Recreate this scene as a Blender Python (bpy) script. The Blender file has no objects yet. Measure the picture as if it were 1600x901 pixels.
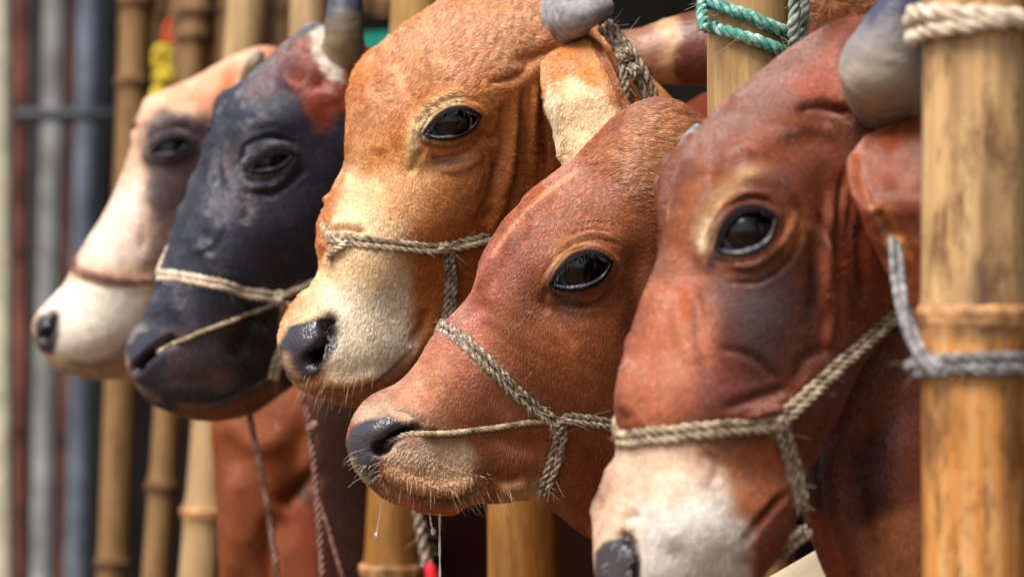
import bpy, math, random
import numpy as np
from mathutils import Vector
from mathutils.bvhtree import BVHTree

random.seed(7)
RNG = np.random.default_rng(7)
SC = bpy.context.scene
COL = SC.collection

# ------------------------------------------------------------------ camera, sky, sun, exposure
K = 36.0 / (120.0 * 1600.0)          # metres per photo pixel per metre of distance
CAMZ = 1.25
cam_data = bpy.data.cameras.new('camera')
cam = bpy.data.objects.new('camera', cam_data); COL.objects.link(cam)
cam.location = (0, 0, CAMZ); cam.rotation_euler = (math.radians(90), 0, 0)
cam_data.lens = 120; cam_data.sensor_width = 36
cam_data.clip_start = 0.1; cam_data.clip_end = 500
cam_data.dof.use_dof = True
cam_data.dof.focus_distance = 3.66
cam_data.dof.aperture_fstop = 4.3
SC.camera = cam

SUN_EL, SUN_AZ = 55.0, 220.0          # azimuth measured clockwise from +Y (the view direction)
world = bpy.data.worlds.new('World'); SC.world = world; world.use_nodes = True
wn = world.node_tree.nodes; wl = world.node_tree.links
bg = wn['Background']
sky = wn.new('ShaderNodeTexSky'); sky.sky_type = 'NISHITA'; sky.sun_disc = False
sky.sun_elevation = math.radians(SUN_EL); sky.sun_rotation = math.radians(SUN_AZ)
sky.air_density = 1.6; sky.dust_density = 4.0; sky.ozone_density = 1.0
wl.new(sky.outputs[0], bg.inputs[0]); bg.inputs[1].default_value = 0.125
sun_d = bpy.data.lights.new('sun', 'SUN'); sun = bpy.data.objects.new('sun', sun_d); COL.objects.link(sun)
sun_d.energy = 3.3; sun_d.angle = math.radians(24); sun_d.color = (1.0, 0.95, 0.87)
az, el = math.radians(SUN_AZ), math.radians(SUN_EL)
to_sun = Vector((math.sin(az) * math.cos(el), math.cos(az) * math.cos(el), math.sin(el)))
sun.rotation_euler = to_sun.to_track_quat('Z', 'Y').to_euler()
SC.view_settings.view_transform = 'Standard'; SC.view_settings.look = 'None'
SC.view_settings.exposure = 0.42; SC.view_settings.gamma = 1.0

# ------------------------------------------------------------------ helpers
def W(px, py, D):
    return np.array([(px - 800.0) * K * D, D, CAMZ - (py - 450.5) * K * D])

def lin(c):
    c = np.asarray(c, float) / 255.0
    return np.where(c <= 0.04045, c / 12.92, ((c + 0.055) / 1.055) ** 2.4)

def hsh(i, j, k, s):
    n = (i * 73856093) ^ (j * 19349663) ^ (k * 83492791) ^ (s * 2654435761)
    n = (n ^ (n >> 13)) * 1274126177 & 0x7fffffff
    n = (n ^ (n >> 16)) * 668265263 & 0x7fffffff
    return ((n >> 7) & 0xffff) / 65535.0

def noise3(P, s=0):
    """value noise in -1..1 at points P (...,3)"""
    P = np.asarray(P, float); F = np.floor(P); f = P - F; I = F.astype(np.int64)
    f = f * f * (3 - 2 * f); out = 0
    for a in (0, 1):
        for b in (0, 1):
            for c in (0, 1):
                w = (f[..., 0] if a else 1 - f[..., 0]) * (f[..., 1] if b else 1 - f[..., 1]) * (f[..., 2] if c else 1 - f[..., 2])
                out = out + w * hsh(I[..., 0] + a, I[..., 1] + b, I[..., 2] + c, s)
    return out * 2 - 1

def fbm(P, s=0, o=3):
    P = np.asarray(P, float); r = 0; a = 1.0; t = 0
    for i in range(o):
        r = r + a * noise3(P * (2.03 ** i) + i * 17.3, s + i); t += a; a *= .5
    return r / t

def spline(pts, n, closed=False):
    """resample a polyline of any dimension with a Catmull-Rom curve, even spacing"""
    P = np.asarray(pts, float)
    if closed: P = np.vstack([P[-1], P, P[0], P[1]])
    else: P = np.vstack([2 * P[0] - P[1], P, 2 * P[-1] - P[-2]])
    out = []
    for i in range(1, len(P) - 2):
        p0, p1, p2, p3 = P[i - 1], P[i], P[i + 1], P[i + 2]
        t = np.linspace(0, 1, 16, endpoint=False)[:, None]
        out.append(.5 * ((2 * p1) + (-p0 + p2) * t + (2 * p0 - 5 * p1 + 4 * p2 - p3) * t ** 2 + (-p0 + 3 * p1 - 3 * p2 + p3) * t ** 3))
    out = np.vstack(out + [P[-2][None]])
    d = np.r_[0, np.cumsum(np.linalg.norm(np.diff(out, axis=0), axis=1))]
    s = np.linspace(0, d[-1], n)
    return np.stack([np.interp(s, d, out[:, k]) for k in range(out.shape[1])], 1)

def sstep(a, b, x):
    t = np.clip((x - a) / (b - a), 0, 1); return t * t * (3 - 2 * t)

def tag(o, label=None, cat=None, group=None, kind=None):
    if label: o['label'] = label
    if cat: o['category'] = cat
    if group: o['group'] = group
    if kind: o['kind'] = kind
    return o

def link(o, parent=None):
    COL.objects.link(o)
    if parent is not None: o.parent = parent
    return o

def empty(name, loc=(0, 0, 0)):
    o = bpy.data.objects.new(name, None); o.empty_display_size = .05
    o.location = loc; COL.objects.link(o); return o

def mesh_obj(name, V, F, mat, parent=None, attrs=None, smooth=True):
    me = bpy.data.meshes.new(name)
    V = np.asarray(V, np.float32); 
    if isinstance(F, np.ndarray):
        me.vertices.add(len(V)); me.vertices.foreach_set('co', V.ravel())
        nf, k = F.shape
        me.loops.add(nf * k); me.loops.foreach_set('vertex_index', F.astype(np.int32).ravel())
        me.polygons.add(nf)
        me.polygons.foreach_set('loop_start', np.arange(0, nf * k, k, dtype=np.int32))
        me.update(calc_edges=True)
    else:
        me.from_pydata(V.tolist(), [], F)
    if smooth: me.polygons.foreach_set('use_smooth', np.ones(len(me.polygons), bool))
    for an, arr in (attrs or {}).items():
        arr = np.asarray(arr, np.float32)
        if arr.ndim == 2:
            a = me.attributes.new(an, 'FLOAT_COLOR', 'POINT')
            a.data.foreach_set('color', np.c_[arr, np.ones(len(arr))].astype(np.float32).ravel())
        else:
            a = me.attributes.new(an, 'FLOAT', 'POINT'); a.data.foreach_set('value', arr)
    me.materials.append(mat)
    me.validate(); me.update()
    o = bpy.data.objects.new(name, me)
    if parent is not None:
        o.parent = parent
        o.matrix_parent_inverse = parent.matrix_basis.inverted() if parent.parent is None else (parent.parent.matrix_basis @ parent.matrix_basis).inverted()
    COL.objects.link(o)
    return o

def grid_faces(ns, nt, off=0, closed=True):
    i = np.arange(ns - 1)[:, None]
    j = np.arange(nt if closed else nt - 1)[None, :]
    j2 = (j + 1) % nt
    a = i * nt + j; b = i * nt + j2; c = (i + 1) * nt + j2; d = (i + 1) * nt + j
    return np.stack([a, b, c, d], -1).reshape(-1, 4) + off

def frames(P):
    """parallel transport frames along P"""
    T = np.gradient(P, axis=0); T /= np.linalg.norm(T, axis=1)[:, None] + 1e-12
    n = np.cross(T[0], [0, 1, 0.01])
    if np.linalg.norm(n) < .1: n = np.cross(T[0], [1, 0, 0])
    n /= np.linalg.norm(n); N = [n]
    for i in range(1, len(P)):
        n = n - T[i] * n.dot(T[i]); n /= np.linalg.norm(n) + 1e-12; N.append(n)
    N = np.array(N); return T, N, np.cross(T, N)

def tube_geo(P, R, seg=10, cap=True):
    P = np.asarray(P, float); R = np.broadcast_to(R, (len(P),)).astype(float)
    T, N, B = frames(P)
    a = np.linspace(0, 2 * np.pi, seg, endpoint=False)
    V = P[:, None, :] + R[:, None, None] * (np.cos(a)[None, :, None] * N[:, None, :] + np.sin(a)[None, :, None] * B[:, None, :])
    V = V.reshape(-1, 3); F = grid_faces(len(P), seg)
    if cap:
        n = len(V); V = np.vstack([V, P[0] - T[0] * R[0] * .3, P[-1] + T[-1] * R[-1] * .3])
        j = np.arange(seg); j2 = (j + 1) % seg; l = (len(P) - 1) * seg
        F = np.vstack([F, np.stack([np.full(seg, n), j2, j, np.full(seg, n)], 1), np.stack([np.full(seg, n + 1), l + j, l + j2, np.full(seg, n + 1)], 1)])
    return V, F

def to_tri_faces(F):
    out = []
    for f in F.tolist():
        g = []
        for v in f:
            if v not in g: g.append(v)
        out.append(g)
    return out

def merge_geo(gs):
    V = []; F = []; o = 0
    for v, f in gs:
        V.append(v); F.append(f + o); o += len(v)
    return np.vstack(V), np.vstack(F)

def build(name, gs, mat, parent=None, attrs=None):
    V, F = merge_geo(gs)
    deg = np.any(F == np.roll(F, 1, axis=1), axis=1)
    if deg.any(): return mesh_obj(name, V, to_tri_faces(F), mat, parent, attrs)
    return mesh_obj(name, V, F, mat, parent, attrs)

# ------------------------------------------------------------------ materials
def new_mat(name):
    m = bpy.data.materials.new(name); m.use_nodes = True
    nt = m.node_tree; return m, nt.nodes, nt.links, nt.nodes['Principled BSDF']

def N_(nodes, t, **kw):
    n = nodes.new(t)
    for k, v in kw.items(): setattr(n, k, v)
    return n

def noise_node(n, l, scale, detail=4, vec=None, rough=.55, mapping=None):
    t = N_(n, 'ShaderNodeTexNoise'); t.inputs['Scale'].default_value = scale
    t.inputs['Detail'].default_value = detail; t.inputs['Roughness'].default_value = rough
    if vec is not None:
        if mapping:
            mp = N_(n, 'ShaderNodeMapping'); mp.inputs['Scale'].default_value = mapping
            l.new(vec, mp.inputs[0]); l.new(mp.outputs[0], t.inputs['Vector'])
        else: l.new(vec, t.inputs['Vector'])
    return t

def ramp(n, l, src, stops):
    r = N_(n, 'ShaderNodeValToRGB'); e = r.color_ramp.elements
    while len(e) < len(stops): e.new(.5)
    for q, (p, c) in zip(e, stops): q.position = p; q.color = (*lin(c), 1)
    l.new(src, r.inputs[0]); return r

def bump(n, l, src, bsdf, strength=.3, dist=.001):
    b = N_(n, 'ShaderNodeBump'); b.inputs['Strength'].default_value = strength; b.inputs['Distance'].default_value = dist
    l.new(src, b.inputs['Height']); l.new(b.outputs[0], bsdf.inputs['Normal']); return b

def mat_hide():
    m, n, l, b = new_mat('hide')
    a = N_(n, 'ShaderNodeAttribute', attribute_name='col'); w = N_(n, 'ShaderNodeAttribute', attribute_name='wet')
    tc = N_(n, 'ShaderNodeTexCoord')
    t = noise_node(n, l, 260, 3, tc.outputs['Object'])
    mx = N_(n, 'ShaderNodeMix', data_type='RGBA', blend_type='MULTIPLY'); mx.inputs[0].default_value = .35
    l.new(a.outputs['Color'], mx.inputs[6]); l.new(t.outputs['Fac'], mx.inputs[7]); l.new(mx.outputs[2], b.inputs['Base Color'])
    mr = N_(n, 'ShaderNodeMapRange'); mr.inputs[3].default_value = .8; mr.inputs[4].default_value = .2
    l.new(w.outputs['Fac'], mr.inputs[0]); l.new(mr.outputs[0], b.inputs['Roughness'])
    vo = N_(n, 'ShaderNodeTexVoronoi'); vo.inputs['Scale'].default_value = 330; l.new(tc.outputs['Object'], vo.inputs['Vector'])
    ad = N_(n, 'ShaderNodeMath', operation='ADD'); l.new(vo.outputs['Distance'], ad.inputs[0]); l.new(t.outputs['Fac'], ad.inputs[1])
    bump(n, l, ad.outputs[0], b, .55, .0012)
    ms = N_(n, 'ShaderNodeMapRange'); ms.inputs[3].default_value = .12; ms.inputs[4].default_value = .5; l.new(w.outputs['Fac'], ms.inputs[0]); l.new(ms.outputs[0], b.inputs['Specular IOR Level'])
    return m

def mat_fur():
    m, n, l, b = new_mat('fur_strands')
    a = N_(n, 'ShaderNodeAttribute', attribute_name='col')
    l.new(a.outputs['Color'], b.inputs['Base Color'])
    b.inputs['Roughness'].default_value = .34; b.inputs['Specular IOR Level'].default_value = .8
    return m

def mat_simple(name, c, rough=.5, spec=.5, scale=80, var=.25, bmp=.2, metallic=0.0, mapping=None, bdist=.001):
    m, n, l, b = new_mat(name)
    tc = N_(n, 'ShaderNodeTexCoord'); t = noise_node(n, l, scale, 4, tc.outputs['Object'], mapping=mapping)
    c = np.asarray(c, float)
    r = ramp(n, l, t.outputs['Fac'], [(.28, np.clip(c * (1 - var), 0, 255)), (.72, np.clip(c * (1 + var * .7), 0, 255))])
    l.new(r.outputs[0], b.inputs['Base Color'])
    b.inputs['Roughness'].default_value = rough; b.inputs['Specular IOR Level'].default_value = spec
    b.inputs['Metallic'].default_value = metallic
    if bmp: bump(n, l, t.outputs['Fac'], b, bmp, bdist)
    return m

def mat_rope(name, dark, mid, light, scale=90):
    m, n, l, b = new_mat(name)
    tc = N_(n, 'ShaderNodeTexCoord'); t = noise_node(n, l, scale, 5, tc.outputs['Object'], .7)
    r = ramp(n, l, t.outputs['Fac'], [(.3, dark), (.5, mid), (.68, light)])
    l.new(r.outputs[0], b.inputs['Base Color']); b.inputs['Roughness'].default_value = .8
    t2 = noise_node(n, l, 900, 3, tc.outputs['Object'])
    bump(n, l, t2.outputs['Fac'], b, .6, .0008)
    return m

def mat_bamboo(name, pale, gold, stain, stain_amt=.5):
    m, n, l, b = new_mat(name)
    tc = N_(n, 'ShaderNodeTexCoord'); at = N_(n, 'ShaderNodeAttribute', attribute_name='tone')
    s1 = noise_node(n, l, 80, 8, tc.outputs['Object'], .72, (1, 1, .06))
    s2 = noise_node(n, l, 34, 8, tc.outputs['Object'], .8, (1, 1, .3))
    s3 = noise_node(n, l, 210, 6, tc.outputs['Object'], .75, (1, 1, .03))
    r1 = ramp(n, l, s1.outputs['Fac'], [(.3, np.array(gold) * .85), (.5, gold), (.7, pale)])
    mx = N_(n, 'ShaderNodeMix', data_type='RGBA'); l.new(at.outputs['Fac'], mx.inputs[0])
    rp = ramp(n, l, s1.outputs['Fac'], [(.3, np.array(pale) * .86), (.6, pale), (.8, np.clip(np.array(pale) * 1.1, 0, 255))])
    l.new(rp.outputs[0], mx.inputs[6]); l.new(r1.outputs[0], mx.inputs[7])
    m2 = N_(n, 'ShaderNodeMix', data_type='RGBA')
    rs = N_(n, 'ShaderNodeMapRange'); rs.inputs[1].default_value = .48; rs.inputs[2].default_value = .6; rs.inputs[4].default_value = stain_amt
    l.new(s2.outputs['Fac'], rs.inputs[0]); l.new(rs.outputs[0], m2.inputs[0])
    l.new(mx.outputs[2], m2.inputs[6]); m2.inputs[7].default_value = (*lin(stain), 1)
    m3 = N_(n, 'ShaderNodeMix', data_type='RGBA', blend_type='MULTIPLY'); m3.inputs[0].default_value = .6
    l.new(m2.outputs[2], m3.inputs[6]); l.new(s3.outputs['Fac'], m3.inputs[7])
    dk = N_(n, 'ShaderNodeAttribute', attribute_name='dirt')
    m4 = N_(n, 'ShaderNodeMix', data_type='RGBA'); l.new(dk.outputs['Fac'], m4.inputs[0]); l.new(m3.outputs[2], m4.inputs[6]); m4.inputs[7].default_value = (*lin((84, 58, 44)), 1)
    l.new(m4.outputs[2], b.inputs['Base Color']); b.inputs['Roughness'].default_value = .42
    b.inputs['Specular IOR Level'].default_value = .4
    bump(n, l, s3.outputs['Fac'], b, .35, .001)
    return m

M = {}
M['hide'] = mat_hide(); M['fur'] = mat_fur()
M['eye'] = None
def mat_eye(name, sclera=(92, 100, 122)):
    m, n, l, b = new_mat(name)
    a = N_(n, 'ShaderNodeAttribute', attribute_name='iris')
    r = ramp(n, l, a.outputs['Fac'], [(0.0, (4, 4, 7)), (.40, (6, 5, 8)), (.52, (30, 20, 18)), (.80, (20, 16, 20)), (.9, sclera), (1, sclera)])
    l.new(r.outputs[0], b.inputs['Base Color']); b.inputs['Roughness'].default_value = .12
    b.inputs['Coat Weight'].default_value = .35; b.inputs['Coat Roughness'].default_value = .1
    b.inputs['Specular IOR Level'].default_value = .25
    return m
M['eye'] = mat_eye('eyeball')
M['lid'] = mat_simple('eyelid_skin', (30, 24, 28), .32, .5, 200, .3, .5)
M['horn_grey'] = mat_simple('horn_grey', (138, 136, 140), .7, .3, 90, .22, .6, bdist=.002)
M['horn_brown'] = mat_simple('horn_brown', (120, 72, 52), .45, .4, 30, .35, .4)
M['jute'] = mat_rope('jute_rope', (58, 46, 38), (164, 144, 118), (220, 205, 180))
M['jute_dark'] = mat_rope('weathered_rope', (32, 26, 22), (142, 124, 106), (228, 216, 198), 190)
M['grey_rope'] = mat_rope('grey_rope', (60, 58, 62), (120, 116, 118), (176, 172, 172))
M['cream_rope'] = mat_rope('cream_rope', (150, 128, 108), (205, 186, 164), (238, 226, 208))
M['teal_rope'] = mat_rope('teal_rope', (22, 98, 90), (84, 150, 138), (216, 230, 220), 70)
M['white_rope'] = mat_rope('white_green_rope', (40, 60, 56), (150, 170, 160), (232, 236, 228), 60)
M['brown_rope'] = mat_rope('brown_rope', (70, 44, 38), (126, 88, 76), (168, 136, 124), 60)

# ------------------------------------------------------------------ shells: lofted hide with markings, folds and fur
RG = 1.5
class Shell:
    """A closed loft. st: rows (Lx,Ly,Rx,Ry) of traced outline pairs at distance D; keys give depth shift, turn about the
    axis, width ratio, squareness and taper at chosen station indices."""
    def __init__(s, st, D, keys, ns, nt):
        st = np.array(st, float); n = len(st); s.D = D; s.ns, s.nt = ns, nt
        idx = np.arange(n)
        cols = [st]
        for nm in ('dy', 'phi', 'asp', 'n', 'tau'):
            kv = sorted(keys[nm].items()); cols.append(np.interp(idx, [k for k, _ in kv], [v for _, v in kv])[:, None] * (400 if nm in ('asp', 'n', 'tau') else (1000 if nm == 'dy' else 1)))
        A = np.hstack(cols)
        B = spline(A[:, :], ns * 3)
        # even spacing by outline travel
        d = np.r_[0, np.cumsum(.5 * (np.hypot(*np.diff(B[:, 0:2], axis=0).T) + np.hypot(*np.diff(B[:, 2:4], axis=0).T)))]
        q = np.linspace(0, d[-1], ns)
        B = np.stack([np.interp(q, d, B[:, k]) for k in range(B.shape[1])], 1)
        L, R = B[:, 0:2], B[:, 2:4]
        dy = B[:, 4] / 1000; phi = np.radians(B[:, 5]); asp = B[:, 6] / 400; ex = B[:, 7] / 400; tau = B[:, 8] / 400
        t = np.linspace(0, 2 * np.pi, nt, endpoint=False)
        c, sn = np.cos(t)[None], np.sin(t)[None]
        p = -np.sign(c) * np.abs(c) ** (2 / ex[:, None]); qq = -np.sign(sn) * np.abs(sn) ** (2 / ex[:, None])
        # round the superellipse parametrisation a little
        qq = qq * (1 + tau[:, None] * p) * asp[:, None]
        Aa = p * np.cos(phi)[:, None] - qq * np.sin(phi)[:, None]
        Bb = p * np.sin(phi)[:, None] + qq * np.cos(phi)[:, None]
        mn, mxx = Aa.min(1)[:, None], Aa.max(1)[:, None]
        half = (mxx - mn) / 2
        Aa = (Aa - (mn + mxx) / 2) / half; Bb = Bb / half
        mid = (L + R) / 2; v = (R - L) / 2; h = np.hypot(v[:, 0], v[:, 1]) + 1e-9
        Dc = D + dy
        px = mid[:, 0:1] + Aa * v[:, 0:1]; py = mid[:, 1:2] + Aa * v[:, 1:2]
        X = (px - 800) * K * Dc[:, None]; Z = CAMZ - (py - 450.5) * K * Dc[:, None]; Y = Dc[:, None] + Bb * h[:, None] * K * D
        s.P = np.stack([X, Y, Z], -1)
        s.unit = K * D
        s.col = np.zeros((ns, nt, 3)); s.wet = np.zeros((ns, nt)); s.fl = np.full((ns, nt), 5.2); s.fd = np.ones((ns, nt))
        s.update()

    def update(s):
        P = s.P
        Ts = np.gradient(P, axis=0); Tt = (np.roll(P, -1, 1) - np.roll(P, 1, 1)) * .5
        N = np.cross(Tt, Ts); nn = np.linalg.norm(N, axis=-1, keepdims=True); N = N / (nn + 1e-15)
        C = P.mean((0, 1)); 
        cen = P.mean(1, keepdims=True)
        if ((P - cen) * N).sum() < 0: N = -N
        s.N = N; s.Ts = Ts; s.Tt = Tt
        s.px = 800 + P[..., 0] / (K * P[..., 1]); s.py = 450.5 - (P[..., 2] - CAMZ) / (K * P[..., 1])
        V = P - np.array([0, 0, CAMZ]); V /= np.linalg.norm(V, axis=-1, keepdims=True)
        s.face = sstep(-.02, .12, -(V * N).sum(-1))

    def mir(s, f):
        return np.roll(f[:, ::-1], 1, axis=1)

    def sym(s, f):
        w = s.face if f.ndim == 2 else s.face[..., None]
        return f * w + s.mir(f * w + 0.0) * (1 - w)

    def move(s, d):
        s.P = s.P + s.N * (s.sym(d) * s.unit)[..., None]
        s.update()

    # fields over the picture-plane outline of the hide
    def w_blob(s, cx, cy, rx, ry, ang=0, p=1.0):
        a = math.radians(ang); dx, dy = s.px - cx, s.py - cy
        u = dx * math.cos(a) + dy * math.sin(a); v = -dx * math.sin(a) + dy * math.cos(a)
        return np.exp(-(((u / rx) ** 2 + (v / ry) ** 2) ** p))

    def w_stroke(s, pts, w, taper=True, w2=None):
        pts = spline(pts, 14) if len(pts) > 2 else np.asarray(pts, float)
        best = np.full(s.px.shape, 1e9); bu = np.zeros(s.px.shape)
        m = (s.px > pts[:, 0].min() - 4 * w) & (s.px < pts[:, 0].max() + 4 * w) & (s.py > pts[:, 1].min() - 4 * w) & (s.py < pts[:, 1].max() + 4 * w)
        if not m.any(): return np.zeros(s.px.shape)
        x, y = s.px[m], s.py[m]; b = np.full(x.shape, 1e9); u = np.zeros(x.shape); n = len(pts) - 1
        for i in range(n):
            a, c = pts[i], pts[i + 1]; d = c - a; L = d.dot(d) + 1e-9
            tt = np.clip(((x - a[0]) * d[0] + (y - a[1]) * d[1]) / L, 0, 1)
            dd = np.hypot(x - a[0] - tt * d[0], y - a[1] - tt * d[1])
            k = dd < b; b = np.where(k, dd, b); u = np.where(k, (i + tt) / n, u)
        r = np.exp(-(b / w) ** 2)
        if taper: r = r * np.clip(np.minimum(u, 1 - u) * 5 + .05, 0, 1)
        out = np.zeros(s.px.shape); out[m] = r; return out

    def w_poly(s, pts, soft=10, nz=0, nscale=.04):
        pts = np.asarray(pts, float); x = s.px; y = s.py
        ins = np.zeros(x.shape, bool); dist = np.full(x.shape, 1e9)
        for i in range(len(pts)):
            a, c = pts[i], pts[(i + 1) % len(pts)]
            cond = ((a[1] > y) != (c[1] > y)) & (x < (c[0] - a[0]) * (y - a[1]) / (c[1] - a[1] + 1e-9) + a[0]); ins ^= cond
            d = c - a; L = d.dot(d) + 1e-9; tt = np.clip(((x - a[0]) * d[0] + (y - a[1]) * d[1]) / L, 0, 1)
            dist = np.minimum(dist, np.hypot(x - a[0] - tt * d[0], y - a[1] - tt * d[1]))
        sd = np.where(ins, dist, -dist)
        if nz: sd = sd + nz * fbm(np.stack([x * nscale, y * nscale, x * 0], -1), 5)
        return sstep(-soft, soft, sd)

    def waves(s, w, ang, along, across, amp, seed=0):
        a = math.radians(ang); u = s.px * math.cos(a) + s.py * math.sin(a); v = -s.px * math.sin(a) + s.py * math.cos(a)
        v = v + 9 * noise3(np.stack([u * .03, v * .03, 0 * u], -1), seed + 2)
        n_ = 1 - 2 * np.abs(fbm(np.stack([u / along, v / across, 0 * u], -1), seed, 2)); s.move(amp * w * n_); return n_

    def ridge(s, lst):
        d = np.zeros(s.px.shape)
        for e in lst: d += RG * e[2] * s.w_stroke(e[0], e[1])
        return d

    def blobs(s, lst):
        d = np.zeros(s.px.shape)
        for e in lst: d += 1.4 * e[-1] * s.w_blob(*e[:-1])
        return d

    def paint(s, w, c):
        c = lin(c); w = s.sym(w)[..., None]; s.col = s.col * (1 - w) + c * w

    def setf(s, name, w, v):
        w = s.sym(w); a = getattr(s, name); setattr(s, name, a * (1 - w) + v * w)

    def geo(s):
        V = s.P.reshape(-1, 3); F = grid_faces(s.ns, s.nt)
        n = len(V); V = np.vstack([V, s.P[0].mean(0), s.P[-1].mean(0)])
        j = np.arange(s.nt); j2 = (j + 1) % s.nt; l = (s.ns - 1) * s.nt
        caps = [[n, a, b] for a, b in zip(j2, j)] + [[n + 1, l + a, l + b] for a, b in zip(j, j2)]
        return V, F, caps

    def bvh(s, st=2):
        P = s.P[::st, ::st]; ns, nt = P.shape[:2]
        return BVHTree.FromPolygons([Vector(v) for v in P.reshape(-1, 3)], grid_faces(ns, nt).tolist())

    def near_index(s, px, py):
        d = (s.px - px) ** 2 + (s.py - py) ** 2 + (s.face < .5) * 1e6
        return np.unravel_index(np.argmin(d), d.shape)

def put_shells(name, shells, mat, parent=None):
    Vs, Fs, caps, o = [], [], [], 0; col = []; wet = []
    for s in shells:
        V, F, c = s.geo(); Vs.append(V); Fs += (F + o).tolist(); Fs += [[int(q) + o for q in f] for f in c]
        o += len(V)
        col.append(np.vstack([s.col.reshape(-1, 3), s.col[0].mean(0), s.col[-1].mean(0)]))
        wet.append(np.r_[s.wet.ravel(), s.wet[0].mean(), s.wet[-1].mean()])
    me = mesh_obj(name, np.vstack(Vs), Fs, mat, parent, {'col': np.vstack(col), 'wet': np.concatenate(wet)})
    return me

def add_curves(name, pts, rad, colr, mat, parent):
    """pts (n,k,3)"""
    n, k, _ = pts.shape
    hc = bpy.data.hair_curves.new(name)
    hc.add_curves([k] * n)
    hc.attributes['position'].data.foreach_set('vector', pts.astype(np.float32).ravel())
    r = hc.attributes.get('radius') or hc.attributes.new('radius', 'FLOAT', 'POINT')
    r.data.foreach_set('value', np.broadcast_to(rad, (n, k)).astype(np.float32).ravel())
    a = hc.attributes.new('col', 'FLOAT_COLOR', 'POINT')
    c = np.concatenate([np.repeat(colr[:, None, :], k, 1), np.ones((n, k, 1))], -1)
    a.data.foreach_set('color', c.astype(np.float32).ravel())
    hc.materials.append(mat)
    o = bpy.data.objects.new(name, hc); COL.objects.link(o)
    if parent is not None: o.parent = parent
    return o

def bil(A, i, j, u, v):
    nt = A.shape[1]; i2 = np.minimum(i + 1, A.shape[0] - 1); j2 = (j + 1) % nt
    if A.ndim == 3: u = u[:, None]; v = v[:, None]
    return (A[i, j] * (1 - u) + A[i2, j] * u) * (1 - v) + (A[i, j2] * (1 - u) + A[i2, j2] * u) * v

def fur_points(s, count, whorl, back=(1, -.3), region=None, tint=None, flen=None, swirl=.5, nscale=.045, lift=.3, width=.00032, back_w=None, maxr=None):
    # direction field in the outline plane, carried to the far side by symmetry
    wx, wy = whorl
    dx, dy = s.px - wx, s.py - wy; r = np.hypot(dx, dy) + 1e-6
    fx, fy = dx / r, dy / r
    if back_w is not None:
        fx = fx * (1 - back_w) + back[0] * back_w; fy = fy * (1 - back_w) + back[1] * back_w
    q = np.stack([s.px * nscale, s.py * nscale, s.px * 0], -1)
    a = swirl * (fbm(q, 3, 3) * 1.6) + .35 * swirl * fbm(q * 3.1, 9, 2) * 1.6
    fx, fy = fx * np.cos(a) - fy * np.sin(a), fx * np.sin(a) + fy * np.cos(a)
    D3 = np.stack([fx, fx * 0, -fy], -1)
    D3 = D3 - s.N * (D3 * s.N).sum(-1, keepdims=True)
    # coefficients on the grid tangents
    G11 = (s.Ts ** 2).sum(-1); G12 = (s.Ts * s.Tt).sum(-1); G22 = (s.Tt ** 2).sum(-1); b1 = (D3 * s.Ts).sum(-1); b2 = (D3 * s.Tt).sum(-1)
    det = G11 * G22 - G12 ** 2 + 1e-16
    cs = (b1 * G22 - b2 * G12) / det; ct = (b2 * G11 - b1 * G12) / det
    w = s.face; cs = cs * w + s.mir(cs) * (1 - w); ct = ct * w - s.mir(ct) * (1 - w)
    FL = cs[..., None] * s.Ts + ct[..., None] * s.Tt
    FL /= np.linalg.norm(FL, axis=-1, keepdims=True) + 1e-12
    area = np.linalg.norm(s.Ts, axis=-1) * np.linalg.norm(s.Tt, axis=-1)
    vis = .25 + .75 * sstep(-.05, .05, s.face)
    out_frame = (s.px < -40) | (s.px > 1640) | (s.py < -60) | (s.py > 960)
    if region is not None: vis = vis * s.sym(region)
    wgt = area * s.fd * vis * np.where(out_frame, .12, 1.0); wgt[-1] = 0
    cw = np.cumsum(wgt.ravel()); k = np.searchsorted(cw, RNG.random(count) * cw[-1]); k = np.minimum(k, cw.size - 1)
    i, j = np.unravel_index(k, wgt.shape); i = np.minimum(i, s.ns - 2)
    u, v = RNG.random(count), RNG.random(count)
    P = bil(s.P, i, j, u, v); Nn = bil(s.N, i, j, u, v); F = bil(FL, i, j, u, v); c = bil(s.col, i, j, u, v)
    L = bil(s.fl, i, j, u, v) * s.unit * RNG.uniform(.7, 1.25, count)
    if flen: L = flen * s.unit * RNG.uniform(.6, 1.3, count)
    if tint is not None: c = c * .35 + lin(tint) * .65
    F = F + RNG.normal(0, .07 if region is None else .16, F.shape); F -= Nn * (F * Nn).sum(-1, keepdims=True) * .9; F /= np.linalg.norm(F, axis=-1, keepdims=True) + 1e-9
    lf = (.5 if region is None else .8) * lift * RNG.uniform(.6, 1.4, count)
    # clumping height
    t = np.array([-.08, .35, .7, 1.0])
    prof = t * (1 - .55 * t)
    pts = P[:, None] + L[:, None, None] * (F[:, None] * t[None, :, None] + Nn[:, None] * (lf[:, None] * prof[None])[..., None] * 1.6)
    rad = np.array([1, .95, .7, .15]) * width
    var = np.exp(RNG.normal(0, .2, count))[:, None]
    pq = bil(np.stack([s.px, s.py, 0 * s.px], -1), i, j, u, v)
    var = var * np.exp(.34 * fbm(pq * nscale * 3.2, 15, 3))[:, None]
    c = np.clip(c * var, 0, 1)
    return pts, rad[None] * RNG.uniform(.75, 1.25, (count, 1)), c

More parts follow.
